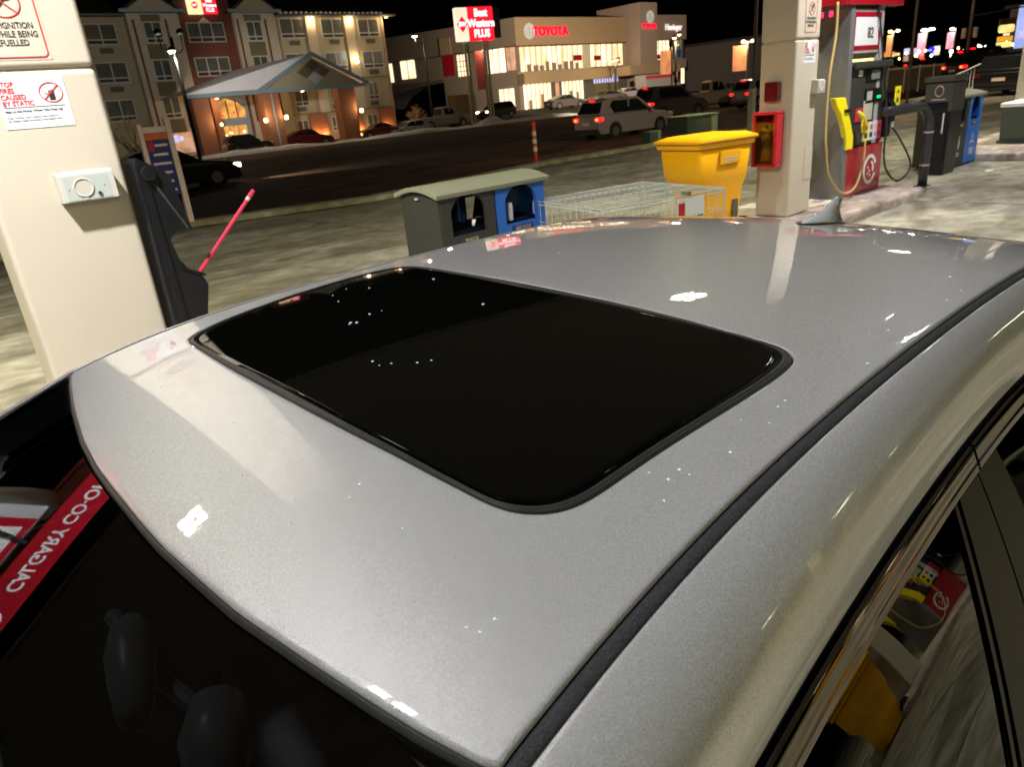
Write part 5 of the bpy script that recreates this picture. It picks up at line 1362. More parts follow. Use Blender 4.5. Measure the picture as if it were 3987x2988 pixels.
wshow(.8, .8, 3.0, 3.2, 3, 'show_glass2'); wshow(16.0, 5.8, 18.4, 8.1, 2, 'show_glass2'); wshow(19.9, 5.6, 21.4, 8.0, 1, 'show_glass2')
tag(bx("yellow_container", 52.5, .6, 55.5, 2.9, 69.5, 71, 'yellow_plastic', None), "dull yellow corrugated container in front of the dark left wing", "container")
c_ = bpy.data.objects["yellow_container"]; c_.data.materials[0] = M['brick_orange']; c_.data.materials[0] = pm("ochre container paint", (.42, .29, .11), .6, var=.1)
for k in range(12): bx("corrugation", 52.55+.25*k, .6, 52.62+.25*k, 2.9, 69.44, 69.5, 'stucco_olive', c_)

# ------------------------------------------------------------------ pylon sign between hotel and dealership
py = thing("pylon_sign", "tall lit red and cream hotel sign on two steel posts by the road", "sign", (47.2, 58.6, 0), R(-14))
MB().box(-1.80, -.3, 7.42, -.52, .3, 10.35).o("cream_face", M['sign_cream'], py, bevel=.1)
MB().box(-.50, -.3, 7.42, 2.2, .3, 10.38).o("red_face", M['sign_red'], py, bevel=.1)
MB().box(2.2, -.3, 7.6, 2.9, .5, 10.2).o("sign_back", M['pole_dark'], py)
for k, l in enumerate(("Best", "Western", "PLUS")): text("lettering", l, .92, (.84, -.33, 9.82-.90*k), (1, 0, 0), (0, 0, 1), M['letter_white'], py, .01, 'CENTER', .85, .04)
MB().prism([(-1.72, 8.9), (-1.16, 8.2), (-.60, 8.9), (-1.16, 9.6)], 'y', -.335, -.30).o("diamond_emblem", M['letter_red'], py)
text("lettering", "BW", .60, (-1.16, -.35, 8.88), (1, 0, 0), (0, 0, 1), M['letter_white'], py, .006, 'CENTER', .8, .025)
for x in (-.85, 1.25):
    MB().box(x-.24, -.12, -.4, x-.07, .12, 7.42).o("post", M['sign_post'], py); MB().box(x+.07, -.12, -.4, x+.24, .12, 7.42).o("post", M['sign_post'], py)
MB().tube([(-1.6, -.6, -.35), (0, -.9, -.05), (1.0, -.7, 0), (2.2, -.5, -.3)], [.2, .42, .36, .15], 10).o("snow_heap", M['snow'], None, smooth=True)
sh = bpy.data.objects["snow_heap"]; sh.location = (47.5, 58.6, .05); sh["kind"] = "stuff"

# ------------------------------------------------------------------ lamp posts
def point(par, loc, e, col, r=.15):
    l = bpy.data.lights.new("post_lamp_light", 'POINT'); l.energy = e; l.color = col; l.shadow_soft_size = r
    lo = bpy.data.objects.new("post_lamp_light", l); COL.objects.link(lo); lo.parent = par; lo.location = loc
def fill_or_beam(par, loc, aim, e, col, ang=100):  # spot light
    l = bpy.data.lights.new("fill_or_beam_light", 'SPOT'); l.energy = e; l.color = col; l.shadow_soft_size = .2; l.spot_size = R(ang); l.spot_blend = .8
    lo = bpy.data.objects.new("fill_or_beam_light", l); COL.objects.link(lo); lo.parent = par; lo.location = loc
    lo.rotation_euler = Vector(aim).to_track_quat('-Z', 'Y').to_euler()
def lamp_post(label, loc, h, heads, mat='pole_dark', lampmat='lamp_cool', e=800, col=(1, .95, .8), group="lamp posts across the road", hr=.2):
    t = thing("lamp_post", label, "lamp post", loc, 0, group)
    MB().tube([(0, 0, 0), (0, 0, h)], [.11, .07], 10).o("pole", M[mat], t, smooth=True)
    for (dx, dz, lit) in heads:
        MB().tube([(0, 0, h-.7), (dx*.5, 0, h-.75), (dx*.95, 0, h-.55), (dx, 0, h+dz)], .035, 6).o("arm", M[mat], t)
        hd = MB().tube([(dx, 0, h+dz+.18), (dx, 0, h+dz+.05), (dx, 0, h+dz-.02)], [hr*.4, hr, hr], 12).o("lamp_head", M[mat], t, smooth=True)
        MB().tube([(dx, 0, h+dz-.02), (dx, 0, h+dz-.10)], [hr*.9, hr*.7], 12).o("lamp_lens", M[lampmat] if lit else M['speaker_grey'], hd, smooth=True)
        if lit: point(t, (dx, 0, h+dz-.35), e, col)
    return t
lp = lamp_post("dark lamp post with two dish heads in front of the hotel, left", (12.6, 40, ROADZ), 6.55, ((-.6, .2, False), (.5, .2, False), (-.12, -.62, True)), e=250)
fill_or_beam(lp, (0, .3, 6.1), (.35, 1, .0), 3000, (1, .93, .84), 95); fill_or_beam(lp, (0, .3, 6.3), (12.5, 21, -1.2), 6500, (1, .95, .9), 26)  # two added spots brighten the hotel front and the porch roof
lamp_post("dark lamp post with one white head between hotel and dealership", (42.95, 61.0, HG), 8.6, ((-.95, -.1, True),), e=220, hr=.28)
lp = bpy.data.objects['lamp_post.001']; fill_or_beam(lp, (-.95, -.2, 8.0), (-1.0, .25, -.35), 600, (1, .92, .75), 120)  # added spot brightens the right part of the hotel wall
lamp_post("yellow lit lamp cluster before the dealership window", (77.6, 67.0, .5), 4.9, ((-.5, 0, True), (.35, .15, True)), lampmat='lamp_yellow', e=150, col=(1, .8, .45), hr=.30)
lp = bpy.data.objects['lamp_post.002']; pass
lamp_post("lamp with orange banner right of the showroom", (53.7, 39.6, ROADZ), 5.8, ((-.2, 0, True), (.5, .25, True)), lampmat='lamp_yellow', e=300, col=(1, .75, .4), hr=.16)
lp = bpy.data.objects['lamp_post.003']; fill_or_beam(lp, (.2, .5, 6.0), (24, 32, 1.5), 46000, (1, .84, .64), 75)  # strong added spot brightens the dealership front
# cobra head street light just left of the pillar
t = thing("street_light", "tall curved grey street light pole rising behind the right cream pillar", "street light", (22.6, 13.42, ROADZ))
MB().tube([(0, 0, 0), (0, 0, 3.2), (.02, 0, 5.5), (.12, 0, 6.4), (.45, -.2, 7.2), (1.2, -.6, 7.8), (2.2, -1.1, 8.0)], [.07, .06, .05, .045, .04, .035, .03], 10).o("pole", M['pole_grey'], t, smooth=True)
MB().box(2.0, -1.25, 7.92, 2.6, -.95, 8.05).o("lamp_head", M['pole_grey'], t, bevel=.03)
MB().box(2.05, -1.2, 7.88, 2.55, -1.0, 7.92).o("lamp_lens", M['lamp_warm'], t)
fill_or_beam(t, (2.3, -1.1, 7.8), (.05, .35, -1), 1900, (1, .80, .54), 150)  # head is out of view; spot added to brighten road and white vehicle
for (nm, x, y, h, lb) in (("street_light", 31.0, 11.65, 8, "thin grey pole just right of the fuel pump"), ("street_light", 49.55, 15.8, 9, "brownish utility pole beyond the tail lights with two small boxes")):
    t = thing(nm, lb, "pole", (x, y, 0)); MB().tube([(0, 0, 0), (0, 0, h)], [.06 if x < 40 else .10, .05 if x < 40 else .07], 8).o("pole", M['pole_grey'], t, smooth=True)
    if x < 40: MB().box(-.1, -.9, 7.9, .1, .1, 8.0).o("lamp_head", M['pole_grey'], t); MB().box(-.08, -.85, 7.87, .08, -.4, 7.9).o("lamp_lens", M['lamp_warm'], t); fill_or_beam(t, (0, -.6, 7.8), (.75, .15, -.5), 3500, (1, .82, .58), 130)  # lamp head, lens and spot added above the view to light the fence
    if x > 40:
        for s in (-1, 1): MB().box(s*.16-.12, s*-.25-.1, 2.75, s*.16+.12, s*-.25+.1, 3.30).o("signal_box", M['pinkish'], t, bevel=.02)
        MB().tube([(0, 0, 3.9), (6, -1.6, 4.35), (14, -3.5, 4.7)], .04, 6).o("mast_arm", M['pole_grey'], t)

# banners on posts (each lamp, its post and the banner cloth)
def banner_post(label, loc, rz, z0, z1, w_, cloth, lampmat, dz=.35, e=200, heads=2, hr=.22):
    t = thing("banner_post", label, "banner", loc, rz, "banner posts along the dealership frontage")
    MB().tube([(0, 0, 0), (0, 0, z1+dz)], .07, 8).o("pole", M['pole_grey'], t)
    MB().box(-w_, -.03, z0, -.06, .03, z1).o("banner_cloth", M[cloth], t)
    for k in range(heads):
        x = (-.35, .45)[k]; hd = MB().tube([(0, 0, z1+dz-.2), (x, 0, z1+dz)], .03, 6).o("arm", M['pole_grey'], t)
        MB().tube([(x, 0, z1+dz+.10), (x, 0, z1+dz), (x, 0, z1+dz-.12)], [hr*.5, hr, hr*.7], 10).o("lamp_lens", M[lampmat], t, smooth=True)
    if e: point(t, (0, -.5, z1+dz+.1), e, (1, .8, .6))
    return t
VR = R(-50)
banner_post("orange and yellow banner hanging from a lamp post left of the cream pillar", (62.0, 37.9, ROADZ), VR, 2.75, 4.87, 1.25, 'banner_or', 'lamp_yellow', .3, 350, 2, .20)
banner_post("yellow banner on a post before the right showroom window", (53.45, 39.85, ROADZ), VR, 3.0, 4.85, .95, 'banner_or', 'lamp_warm', .25, 0, 1, .12)
banner_post("dim red and grey banner by the dark left wing", (49.0, 59.5, HG), R(-20), 3.3, 6.9, .9, 'banner_rd', 'lamp_pink', .1, 60, 0)
VR2 = R(-68)
banner_post("orange red banner under a yellow lamp, right of the fuel pump", (93.2, 38.15, 0), VR2, 2.9, 4.9, .62, 'banner_or', 'lamp_yellow', .40, 300)
banner_post("tall pink banner under a white lamp, middle of the right background", (96.2, 35.6, 0), VR2, 2.4, 4.8, .88, 'banner_pk', 'lamp_pink', .32, 500, 2, .34)
banner_post("pink banner on a thin post left of the utility pole", (98.8, 33.5, 0), VR2, 2.85, 4.6, .78, 'banner_pk', 'lamp_cool', .35, 200, 1)
# distant lit signs and lights
def far_sign(nm, label, x, y, z0, z1, w_, mat, cat="sign", rz=R(-68), d=.3):
    t = thing(nm, label, cat, (x, y, 0), rz)
    MB().box(-w_/2, -d/2, z0, w_/2, d/2, z1).o("face", M[mat], t)
    MB().box(-.1, -d/4, -.5, .1, d/4, z0).o("post", M['pole_dark'], t)
    return t
far_sign("lit_sign", "low amber sign strip right behind the fuel pump", 123.9, 51.7, 2.9, 3.55, 2.6, 'amber')
far_sign("lit_sign", "pale lit shop sign between two banners", 125.05, 50.8, 2.95, 3.35, 1.4, 'yellow_lit')
far_sign("lit_sign", "small lilac lit sign left of the thin pole", 126.48, 49.6, 2.95, 3.85, .8, 'lilac_lit')
far_sign("lit_sign", "white lit box sign right of the thin pole", 127.55, 48.7, 3.05, 3.8, 1.15, 'lilac_lit')
far_sign("lit_sign", "long pale blue lit sign bar crossing the pink banner", 128.6, 47.8, 3.15, 3.4, 1.9, 'pale_blue')
t = thing("round_blue_sign", "round deep blue lit sign behind the pink banner", "sign", (129.47, 47.13, 0), VR2)
MB().cyl((0, 0, 3.35), (0, -.3, 3.35), .42, 24).o("face", M['blue_lit'], t); MB().box(-.1, 0, -.5, .1, .1, 3).o("post", M['pole_dark'], t)
far_sign("lit_sign", "cream lit panel right of the round blue sign", 130.1, 46.6, 2.5, 3.8, .85, 'sign_cream')
t = far_sign("lit_sign", "small lit shop front below the lilac sign", 126.4, 49.6, 2.0, 2.8, .75, 'glow_pink'); t = far_sign("lit_sign", "reddish lit shop front under the pink banner", 128.2, 48.1, 1.8, 2.9, .8, 'banner_or')
# big blue price board at the right edge
t = thing("blue_board", "large pale blue lit board cut by the right edge", "sign", (69.5, 18.8, 0), R(-68))
MB().box(-.30, -.2, 2.03, 1.6, .2, 5.05).o("board_face", M['pale_blue'], t, bevel=.08)
MB().box(-.22, -.22, 2.75, 1.5, -.2, 3.35).o("navy_block", M['screen_blue'], t)
MB().box(.3, -.1, -.4, .6, .1, 2.0).o("post", M['pole_dark'], t)
for k, l in enumerate(("To", "Co")): text("lettering", l, .50, (.08, -.23, 4.45-.45*k), (1, 0, 0), (0, 0, 1), M['lilac_lit'], t, .005, 'LEFT', 1, .01)
t = thing("tall_shop_sign", "stacked yellow and amber lit shop sign left of the blue board", "sign", (91.85, 26.3, 0), R(-68))
MB().box(-.72, -.2, 3.75, .72, .2, 4.5).o("oval_face", M['yellow_lit'], t, bevel=.2)
MB().box(-.2, -.2, 3.48, .35, .2, 3.68).o("small_face", M['sign_cream'], t, bevel=.05)
MB().box(-.68, -.2, 2.95, .66, .2, 3.42).o("amber_face", M['amber'], t)
MB().box(-.68, -.2, 2.35, .62, .2, 2.88).o("lower_face", M['banner_pk'] if False else M['yellow_lit'], t)
MB().box(-.7, -.15, 4.55, .7, .15, 5.1).o("dark_top", M['brick_orange'], t); MB().box(-.15, -.1, -.4, .15, .1, 2.3).o("post", M['pole_dark'], t)
text("lettering", "D", .5, (-.35, -.23, 4.1), (1, 0, 0), (0, 0, 1), M['amber'], t, .005) if False else None
random.seed(21)
HL = [(255.2,176.7,10.9,'lamp_warm'),(256.2,176,10,'lamp_pink'),(257.7,174.7,10,'lamp_cool'),(258.2,174.3,10.6,'lamp_pink'),(260.8,172.2,9.8,'tail_dim'),(262.5,170.8,11.6,'lamp_warm'),(260.5,172.4,7.2,'lamp_pink'),(255.3,176.7,4.5,'lamp_warm'),(251.3,180,6.6,'lamp_warm'),(256.8,175.4,11.7,'lamp_warm'),(272.8,162.3,15.2,'lamp_warm'),(259.8,173,2.4,'lamp_cool'),(261.3,171.7,2,'lamp_yellow'),(260.4,172.5,.9,'lamp_warm'),(266.9,167.2,4.2,'led_green'),(269.2,165.2,10.3,'lamp_warm')]
HT = ["warm", "white", "cool white", "white", "dim red", "faint warm", "pale", "low warm", "lone warm", "faint", "bright warm", "pale green white", "yellow", "small amber", "green", "small warm"]
HP = ["leftmost of the cluster over the dark van", "just right of the leftmost one of the cluster", "in the middle of the cluster", "upper right in the cluster", "right of the cluster", "highest one right of the cluster", "alone above the parked cars", "low down above the pale pickup", "beside the dealership corner", "above the cluster, dimmest", "right of the orange banner near the pillar", "left one of the pair over the parked cars", "right one of the pair over the parked cars", "under the pair over the parked cars", "small traffic light under the banner", "at the right edge of the orange banner"]
for (x, y, z, mt), a, b in zip(HL, HT, HP):
    k = .5; o = MB().tube([(0, 0, -.22), (0, 0, 0), (0, 0, .22)], [.08, .20, .08], 8).o("distant_light", M[mt])
    o.location = (-1.05+(x+1.05)*k, -.82+(y+.82)*k, 1.7+(z-1.7)*k); o.scale = (.7, .7, .7)
    tag(o, f"{a} distant light, {b}", "light", "distant lights on the dark hillside")
for (px, py_, pz, mt, lb) in ((65.0, 22.0, 2.25, 'lamp_cool', "starry white street lamp behind the utility pole"), (66.5, 20.5, 2.35, 'lamp_cool', "starry white street lamp above the dark vehicle"), (62.5, 23.6, 2.2, 'lamp_warm', "warm street lamp under the third banner")):
    o = MB().tube([(0, 0, -.12), (0, 0, 0), (0, 0, .12)], [.06, .13, .06], 10).o("distant_light", M[mt]); o.location = (px, py_, pz); tag(o, lb, "light")

random.seed(33)
CH = ["white", "pale lilac", "warm", "yellow", "cool white", "red"]
ORD = 'first second third fourth fifth sixth seventh eighth ninth tenth eleventh twelfth thirteenth fourteenth fifteenth sixteenth seventeenth eighteenth nineteenth twentieth'.split()
for k in range(20):
    c_ = random.randrange(6); mt = ['lamp_pink', 'lilac_lit', 'lamp_warm', 'lamp_yellow', 'lamp_cool', 'tail_red'][c_]
    x = 124 + 8*k/20; y = 51.5 - 15.5*k/20; z = random.uniform(1.7, 3.3)
    k_ = .72; o = MB().tube([(0, 0, -.13), (0, 0, 0), (0, 0, .13)], [.05, .12, .05], 8).o("street_glimmer", M[mt])
    o.location = (-1.05+(x+1.05)*k_, -.82+(y+.82)*k_, 1.7+(z-1.7)*k_)
    tag(o, f"tiny {CH[c_]} light, {ORD[k]} from the left in the strip below the banners", "light", "tiny lights along the shop strip")
# fence panels right of the pump
t = thing("panel_fence", "low fence of dark glossy panels between pale posts right of the fuel pump", "fence", (0, 0, 0))
FP = [(49.3, 20.1), (50.0, 19.35), (50.7, 18.75), (51.4, 18.18), (52.1, 17.6)]
fx0, fy0 = FP[0]; ex, ey = FP[-1][0]-fx0, FP[-1][1]-fy0
FP = [(48.4, 20.85)] + FP
for (a, b) in zip(FP[:-1], FP[1:]):
    v = Vector((b[0]-a[0], b[1]-a[1], 0)); L_ = v.length; v.normalize(); ang = math.atan2(v.y, v.x)
    q = MB().box(.05, -.02, .10, L_-.05, .02, 1.38).o("fence_panel", M['fence_panel'], t); q.location = (a[0], a[1], 0); q.rotation_euler = (0, 0, ang)
    q = MB().box(0, -.03, 1.38, L_, .03, 1.50).o("top_rail", M['fence_frame'], t); q.location = (a[0], a[1], 0); q.rotation_euler = (0, 0, ang)
    q = MB().box(-.04, -.05, 0, .04, .05, 1.55).o("fence_post", M['fence_frame'], t); q.location = (b[0], b[1], 0)
MB().box(47.5, 15.0, -.2, 60, 15.3, .02).o("kerb_piece", M['kerb'], None)["kind"] = "structure"
t = thing("white_railing", "white railing with thin uprights before the dark vehicle at right", "railing", (0, 0, 0))
for k in range(6):
    x, y = 32.5+.09*k, 10.42-.085*k
    MB().cyl((x, y, .55), (x, y, 1.12+.03*k), .022, 8).o("upright", M['reflect'], t); MB().tube([(x, y, .52), (x, y, .60)], .05, 10).o("foot", M['snow'], t)
MB().tube([(32.45, 10.47, 1.10), (33.1, 9.85, 1.42)], .03, 8).o("top_rail", M['reflect'], t)

# bare shrub before the hotel
def shrub(label, loc, h, n, seed, spread=1.0):
    random.seed(seed)
    t = thing("bare_tree", label, "tree", loc)
    mb = MB(); tw = MB()
    def grow(p, d, L_, r_, lev):
        q = p + d*L_
        (mb if lev < 2 else tw).tube([p, p+d*L_*.5+Vector((random.uniform(-1, 1), random.uniform(-1, 1), 0))*L_*.06, q], [r_, r_*.8, r_*.55], 5 if lev < 2 else 3, cap=False)
        if lev >= 4: return
        for _ in range(3 if lev < 3 else 4):
            nd = (d + Vector((random.uniform(-1, 1), random.uniform(-1, 1), random.uniform(-.3, .5)))*.75*spread).normalized()
            grow(p + d*L_*random.uniform(.45, 1), nd, L_*random.uniform(.55, .8), r_*.55, lev+1)
    for _ in range(n):
        grow(Vector((0, 0, 0)), Vector((random.uniform(-.35, .1), random.uniform(-.3, .3), 1)).normalized(), h*.34, .035*h/3, 0)
    mb.o("trunk", M['bark'], t); q = tw.o("crown", M['twig'], t)
    return t
shrub("bare frosted young tree in front of the hotel, right of the near cream pillar", (9.9, 40.2, ROADZ), 4.6, 3, 4)
shrub("leafless shrub at the hotel corner left of the dark archway", (44.5, 66, HG), 3.2, 6, 8)

# ------------------------------------------------------------------ vehicles
def vehicle(label, cat, loc, rz, kind, L_=4.7, W_=1.85, H_=1.75, mat='veh_white', tail=0, head=0, plate=True, group=None, brake_hi=True):
    # local x forward, origin under the middle
    t = thing({'suv': "parked_suv", 'van': "minivan", 'sedan': "sedan_car", 'pickup': "pickup_truck"}[kind], label, cat, loc, rz, group)
    h = L_/2; s = H_
    if kind in ('suv', 'van'):
        low = [(-h, .42*s*.55), (-h+.02, .55*s), (-h+.12, .60*s), (h*.45, .60*s), (h*.82, .54*s), (h-.04, .44*s), (h, .20*s), (h-.1, .13*s), (-h+.08, .13*s)]
        roof_ = [(-h+.10, .60*s), (-h+.42, .95*s), (-h+.75, s), (h*.10, .985*s), (h*.52, .60*s)]
        gl = [(-h+.95, .63*s), (-h+.75, .80*s), (-h+.95, .93*s), (h*.07, .925*s), (h*.36, .63*s)]
    elif kind == 'sedan':
        low = [(-h, .30*s), (-h+.03, .60*s), (-h+.15, .66*s), (-h*.5, .68*s), (h*.40, .66*s), (h*.86, .56*s), (h-.02, .42*s), (h, .20*s), (h-.1, .14*s), (-h+.1, .14*s)]
        roof_ = [(-h+.35, .67*s), (-h*.38, .95*s), (-h*.20, s), (h*.12, .99*s), (h*.46, .655*s)]
        gl = [(-h+.65, .70*s), (-h*.36, .90*s), (h*.10, .94*s), (h*.34, .70*s)]
    else:
        low = [(-h, .34*s), (-h+.02, .58*s), (-h*.12, .58*s), (-h*.08, .60*s), (h*.42, .60*s), (h*.92, .57*s), (h-.02, .50*s), (h, .22*s), (h-.1, .17*s), (-h+.08, .20*s)]
        roof_ = [(-h*.14, .60*s), (-h*.08, .96*s), (h*.02, s), (h*.26, .98*s), (h*.48, .60*s)]
        gl = [(-h*.04, .63*s), (-h*.01, .93*s), (h*.24, .925*s), (h*.40, .63*s)]
    w2 = W_/2
    mb = MB()
    def sl(P, k, y): return [(x*k[0], y, .13*s+(z-.13*s)*k[1]) for x, z in P]
    mb.loft([sl(low, (.975, .97), -w2+.0), sl(low, (1, 1), -w2+.07), sl(low, (1, 1), w2-.07), sl(low, (.975, .97), w2)])
    body = mb.o("body", M[mat], t, bevel=.04)
    z0 = roof_[0][1]
    mb = MB().loft([[(x, -w2+.05+.17*(z-z0)/(s-z0), z) for x, z in roof_], [(x, w2-.05-.17*(z-z0)/(s-z0), z) for x, z in roof_]])
    mb.o("cab", M[mat], t, bevel=.04)
    for sg in (-1, 1):
        def yy(z): return sg*(w2-.05-.17*(z-z0)/(s-z0)+.006)
        # split the glass in two or three panes
        xs_ = [min(p[0] for p in gl), lerp(min(p[0] for p in gl), max(p[0] for p in gl), .46), max(p[0] for p in gl)]
        g_ = MB().add([(x, yy(z), z) for x, z in gl], [tuple(range(len(gl)))]).o("side_glass", M['glass_dark'], t)
        MB().box(xs_[1]-.05, yy(.8*s)-.02*1, .62*s, xs_[1]+.05, yy(.8*s)+.02, .95*s).o("door_pillar", M[mat], g_) if kind != 'van' else None
        for wx_ in (-h*.60, h*.62):
            r_ = .185*s if kind != 'sedan' else .225*s
            MB().cyl((wx_, sg*(w2-.16), r_+.03), (wx_, sg*(w2+.004), r_+.03), r_+.06, 22).o("wheel_arch", M['cabin'], t)
            w_ = MB().cyl((wx_, sg*(w2-.2), r_), (wx_, sg*(w2+.012), r_), r_, 22).o("wheel", M['tyre'], t)
            MB().cyl((wx_, sg*(w2+.012), r_), (wx_, sg*(w2+.02), r_), r_*.62, 16).o("rim", M['rim'], w_)
        zt = .50*s if kind != 'pickup' else .45*s
        tm = {0: 'maroon', 1: 'tail_red', 2: 'tail_hot'}[tail]
        q = MB().box(-h-.02, sg*(w2-.34), zt-.07, -h+.25, sg*(w2+.012), zt+.09).o("tail_lamp", M['tail_red' if tail else 'maroon'], t, bevel=.03)
        if tail == 2: MB().box(-h-.035, sg*(w2-.26), zt-.04, -h-.015, sg*(w2-.10), zt+.05).o("lamp_core", M['tail_hot'], q)
        q = MB().box(h-.28, sg*(w2-.36), .40*s, h+.01, sg*(w2-.01), .50*s).o("headlamp", M['head' if head else 'light_metal'], t, bevel=.03)
        MB().box(h*.30, sg*(w2+.02), .60*s, h*.36, sg*(w2+.18), .68*s).o("door_mirror", M[mat], t, bevel=.02)
    # screens
    def scr(nm, a, b, out):
        (xa, za), (xb, zb_) = a, b
        ya, yb_ = w2-.16, w2-.26
        va = lerp(.08, .92, 0)
        A = (lerp(xa, xb, .12), lerp(za, zb_, .12)); B = (lerp(xa, xb, .88), lerp(za, zb_, .88))
        return MB().add([(A[0]+out, -ya, A[1]+.01), (A[0]+out, ya, A[1]+.01), (B[0]+out, yb_, B[1]+.01), (B[0]+out, -yb_, B[1]+.01)], [(0, 1, 2, 3)]).o(nm, M['glass_dark'], t)
    scr("rear_glass", roof_[0], roof_[1], -.012); scr("windscreen", roof_[-1], roof_[-2], .012)
    if tail and brake_hi: MB().box(roof_[1][0]-.09, -.16, roof_[1][1]+.0, roof_[1][0]-.02, .16, roof_[1][1]+.06).o("brake_light", M['tail_red'], t)
    if plate: MB().box(-h-.03, -.26, .36*s, -h-.005, .26, .44*s).o("number_plate", M['pinkish'], t)
    MB().box(-h-.04, -w2+.1, .15*s, -h+.05, w2-.1, .27*s).o("rear_bumper", M['black_plastic'] if mat == 'veh_white' else M[mat], t, bevel=.03)
    MB().box(h-.06, -w2+.1, .15*s, h+.03, w2-.1, .25*s).o("front_bumper", M['black_plastic'], t, bevel=.03)
    if kind == 'pickup': MB().box(h-.01, -.55, .30*s, h+.025, .55, .50*s).o("radiator_grille", M['grille'], t)
    return t
M['veh_white'] = pm("white car paint", (.27, .245, .235), .3, coat=.6, var=.06)
M['veh_black'] = pm("black car paint", (.008, .008, .009), .25, coat=.7, var=.2)
M['veh_grey'] = pm("dark grey car paint", (.085, .07, .06), .3, coat=.6, var=.1)
M['veh_red'] = pm("red car paint", (.10, .006, .008), .3, coat=.6, var=.1)
M['veh_tan'] = pm("pale tan car paint", (.40, .32, .22), .35, coat=.5, var=.1)
vehicle("white sport utility vehicle with lit tail lamps on the road behind the yellow bin", "car", (27.35, 23.2, ROADZ), R(-7), 'suv', 4.75, 1.9, 1.78, 'veh_white', 2)
vehicle("dark minivan with lit tail lamps ahead of the white vehicle", "minivan", (40.5, 30.3, ROADZ), R(-10), 'van', 5.1, 1.95, 2.1, 'veh_grey', 2, group=None)
bc = vehicle("black car driving on the road at left with one lit headlamp", "car", (7.5, 29.0, ROADZ), R(-4), 'sedan', 5.2, 1.9, 1.55, 'veh_black', 0, 1)
fill_or_beam(bc, (2.65, 0, .65), (1, 0, -.10), 1600, (1, .84, .6), 55)
vehicle("grey pickup with lit tail lamps by the cream pillar", "pickup truck", (52.4, 30.4, ROADZ), R(-14), 'suv', 5.2, 1.95, 2.0, 'veh_white', 1)
vehicle("pale tan pickup parked beyond the dark minivan", "pickup truck", (54.2, 36.6, ROADZ), R(-30), 'pickup', 5.6, 2.0, 2.2, 'veh_tan')
vehicle("dark vehicle parked right of the pale tan pickup", "car", (57.8, 35.0, ROADZ), R(-30), 'suv', 4.8, 1.9, 1.8, 'veh_black')
vehicle("white pickup truck parked facing right between hotel and pylon sign", "pickup truck", (44.2, 61.3, HG), R(-6), 'pickup', 6.2, 2.1, 2.05, 'veh_white')
vehicle("small white hatchback parked left of the white pickup", "car", (39.4, 60.2, HG-.25), R(176), 'suv', 4.2, 1.8, 1.35, 'veh_white')
vehicle("dark red car parked left of the small white hatchback", "car", (36.2, 60.6, HG-.1), R(170), 'sedan', 3.6, 1.8, 1.3, 'veh_red')
vehicle("red car parked between the two porch columns", "car", (29.3, 61.2, HG-.3), R(-8), 'sedan', 4.4, 1.8, 1.6, 'veh_red')
vehicle("dark car with a snowy roof parked before the lobby doors", "car", (23.4, 60.2, HG-.1), R(-4), 'suv', 3.8, 1.8, 1.5, 'veh_black')
vehicle("black vehicle with a bright headlamp behind the pylon sign posts", "car", (52.6, 62.5, .1), R(184), 'suv', 4.4, 1.9, 1.65, 'veh_black', 0, 1)
vehicle("dark car parked under the ground floor showroom window", "car", (63.6, 62.8, .35), R(-10), 'sedan', 4.9, 1.9, 1.5, 'veh_grey')
vehicle("dark car at the dealership behind the white vehicle", "car", (70.0, 62.0, .4), R(170), 'sedan', 4.6, 1.85, 1.5, 'veh_grey')
vehicle("silver sedan with pinkish roof gleam parked at the dealership", "car", (75.6, 63.0, .5), R(-12), 'sedan', 4.6, 1.85, 1.5, 'veh_white')
vehicle("black sport utility vehicle seen from behind at the right edge", "car", (39.5, 10.2, 0), R(-4), 'suv', 4.6, 2.15, 1.75, 'veh_black', 0, plate=True)
vehicle("dark car with lit brake lamps behind the white railing", "car", (50.7, 15.0, .35), R(-35), 'suv', 4.4, 1.9, 1.75, 'veh_black', 2)
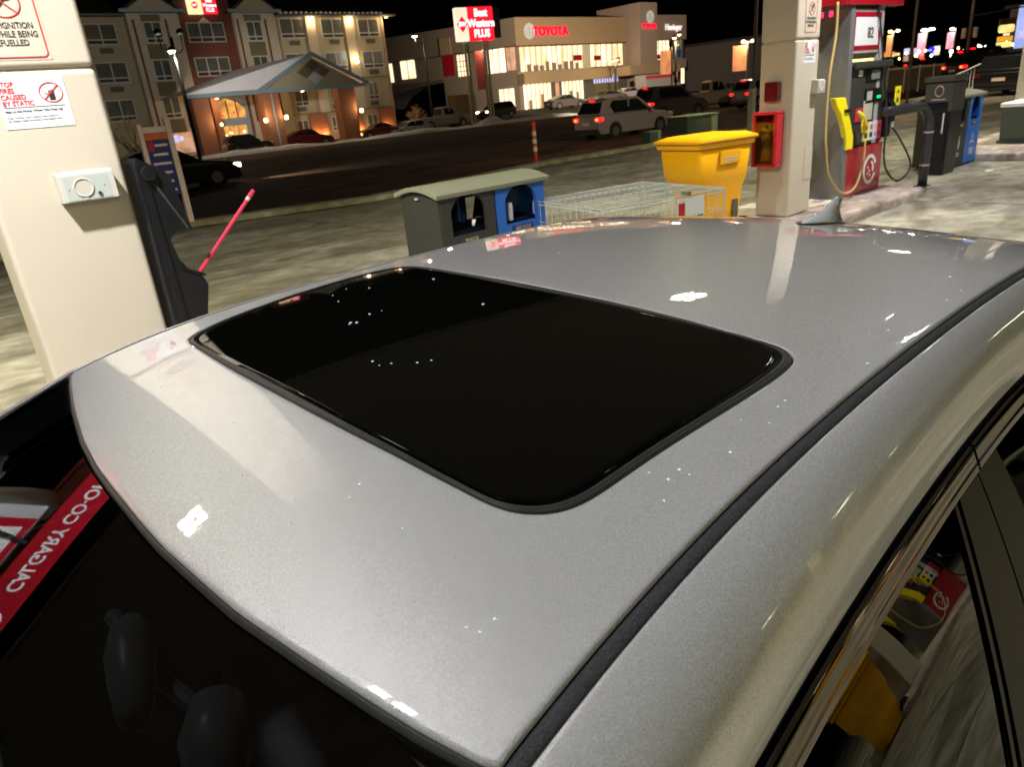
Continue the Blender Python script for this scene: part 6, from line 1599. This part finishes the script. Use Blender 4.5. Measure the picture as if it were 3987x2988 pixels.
vehicle("dark car with an orange lit lamp bar beside the utility pole", "car", (59.4, 17.8, .4), R(-10), 'suv', 4.4, 1.9, 1.9, 'veh_black', 2)
vehicle("dark car with red tail lamps queued left of the tail light cluster", "car", (62.0, 21.8, .2), R(-14), 'suv', 4.4, 1.9, 1.75, 'veh_black', 2)
vehicle("dark sedan with red tail lamps far down the road behind the fence", "car", (72.0, 27.5, .1), R(-14), 'sedan', 4.4, 1.9, 1.5, 'veh_black', 1)
vehicle("distant dark car with red tail lamps beside the far banners", "car", (80.0, 29.5, .1), R(-14), 'sedan', 4.4, 1.9, 1.5, 'veh_black', 2)
vehicle("silver car glinting beyond the fence under the orange red banner", "car", (66.0, 27.3, .2), R(-30), 'sedan', 4.6, 1.9, 1.5, 'veh_tan', 0)
b_ = thing("box_truck", "white box truck with a red stripe parked by the dealership entrance", "truck", (83.5, 64.5, .45), R(-10))
MB().box(-3.2, -1.1, .6, 1.6, 1.1, 2.9).o("box", M['veh_white'], b_, bevel=.04)
MB().box(-3.2, -1.12, 2.35, 1.6, -1.10, 2.75).o("red_stripe", M['red_case'], b_)
MB().prism([(1.6, .5), (3.4, .5), (3.4, 1.4), (2.9, 1.6), (2.4, 2.5), (1.6, 2.5)], 'y', -1.0, 1.0).o("cab", M['veh_white'], b_, bevel=.04)
MB().prism([(1.9, 1.6), (2.8, 1.6), (2.35, 2.35), (1.9, 2.35)], 'y', -1.012, -1.0).o("side_glass", M['glass_dark'], b_)
for x in (-2, 2.6):
    for y in (-1.05, .85): MB().cyl((x, y, .42), (x, y+.2, .42), .42, 20).o("wheel", M['tyre'], b_)
# lights on the road surface from passing traffic stay with their vehicles; a far dark building row behind the station
for (nm, x0, y0, x1, y1, h, lb) in (("dark_building", 110, 60, 170, 80, 7.5, "long dark unlit building row far right behind the banners"), ("dark_building", 105, 18, 125, 30, 6.5, "dark low building at the right edge behind the blue board")):
    t = thing(nm, lb, "building", (0, 0, 0)); MB().box(x0, y0, -.3, x1, y1, h).o("wall", M['dealer_grey'], t); MB().box(x0-.5, y0-.5, h, x1+.5, y1+.5, h+.4).o("roof", M['shingle'], t)
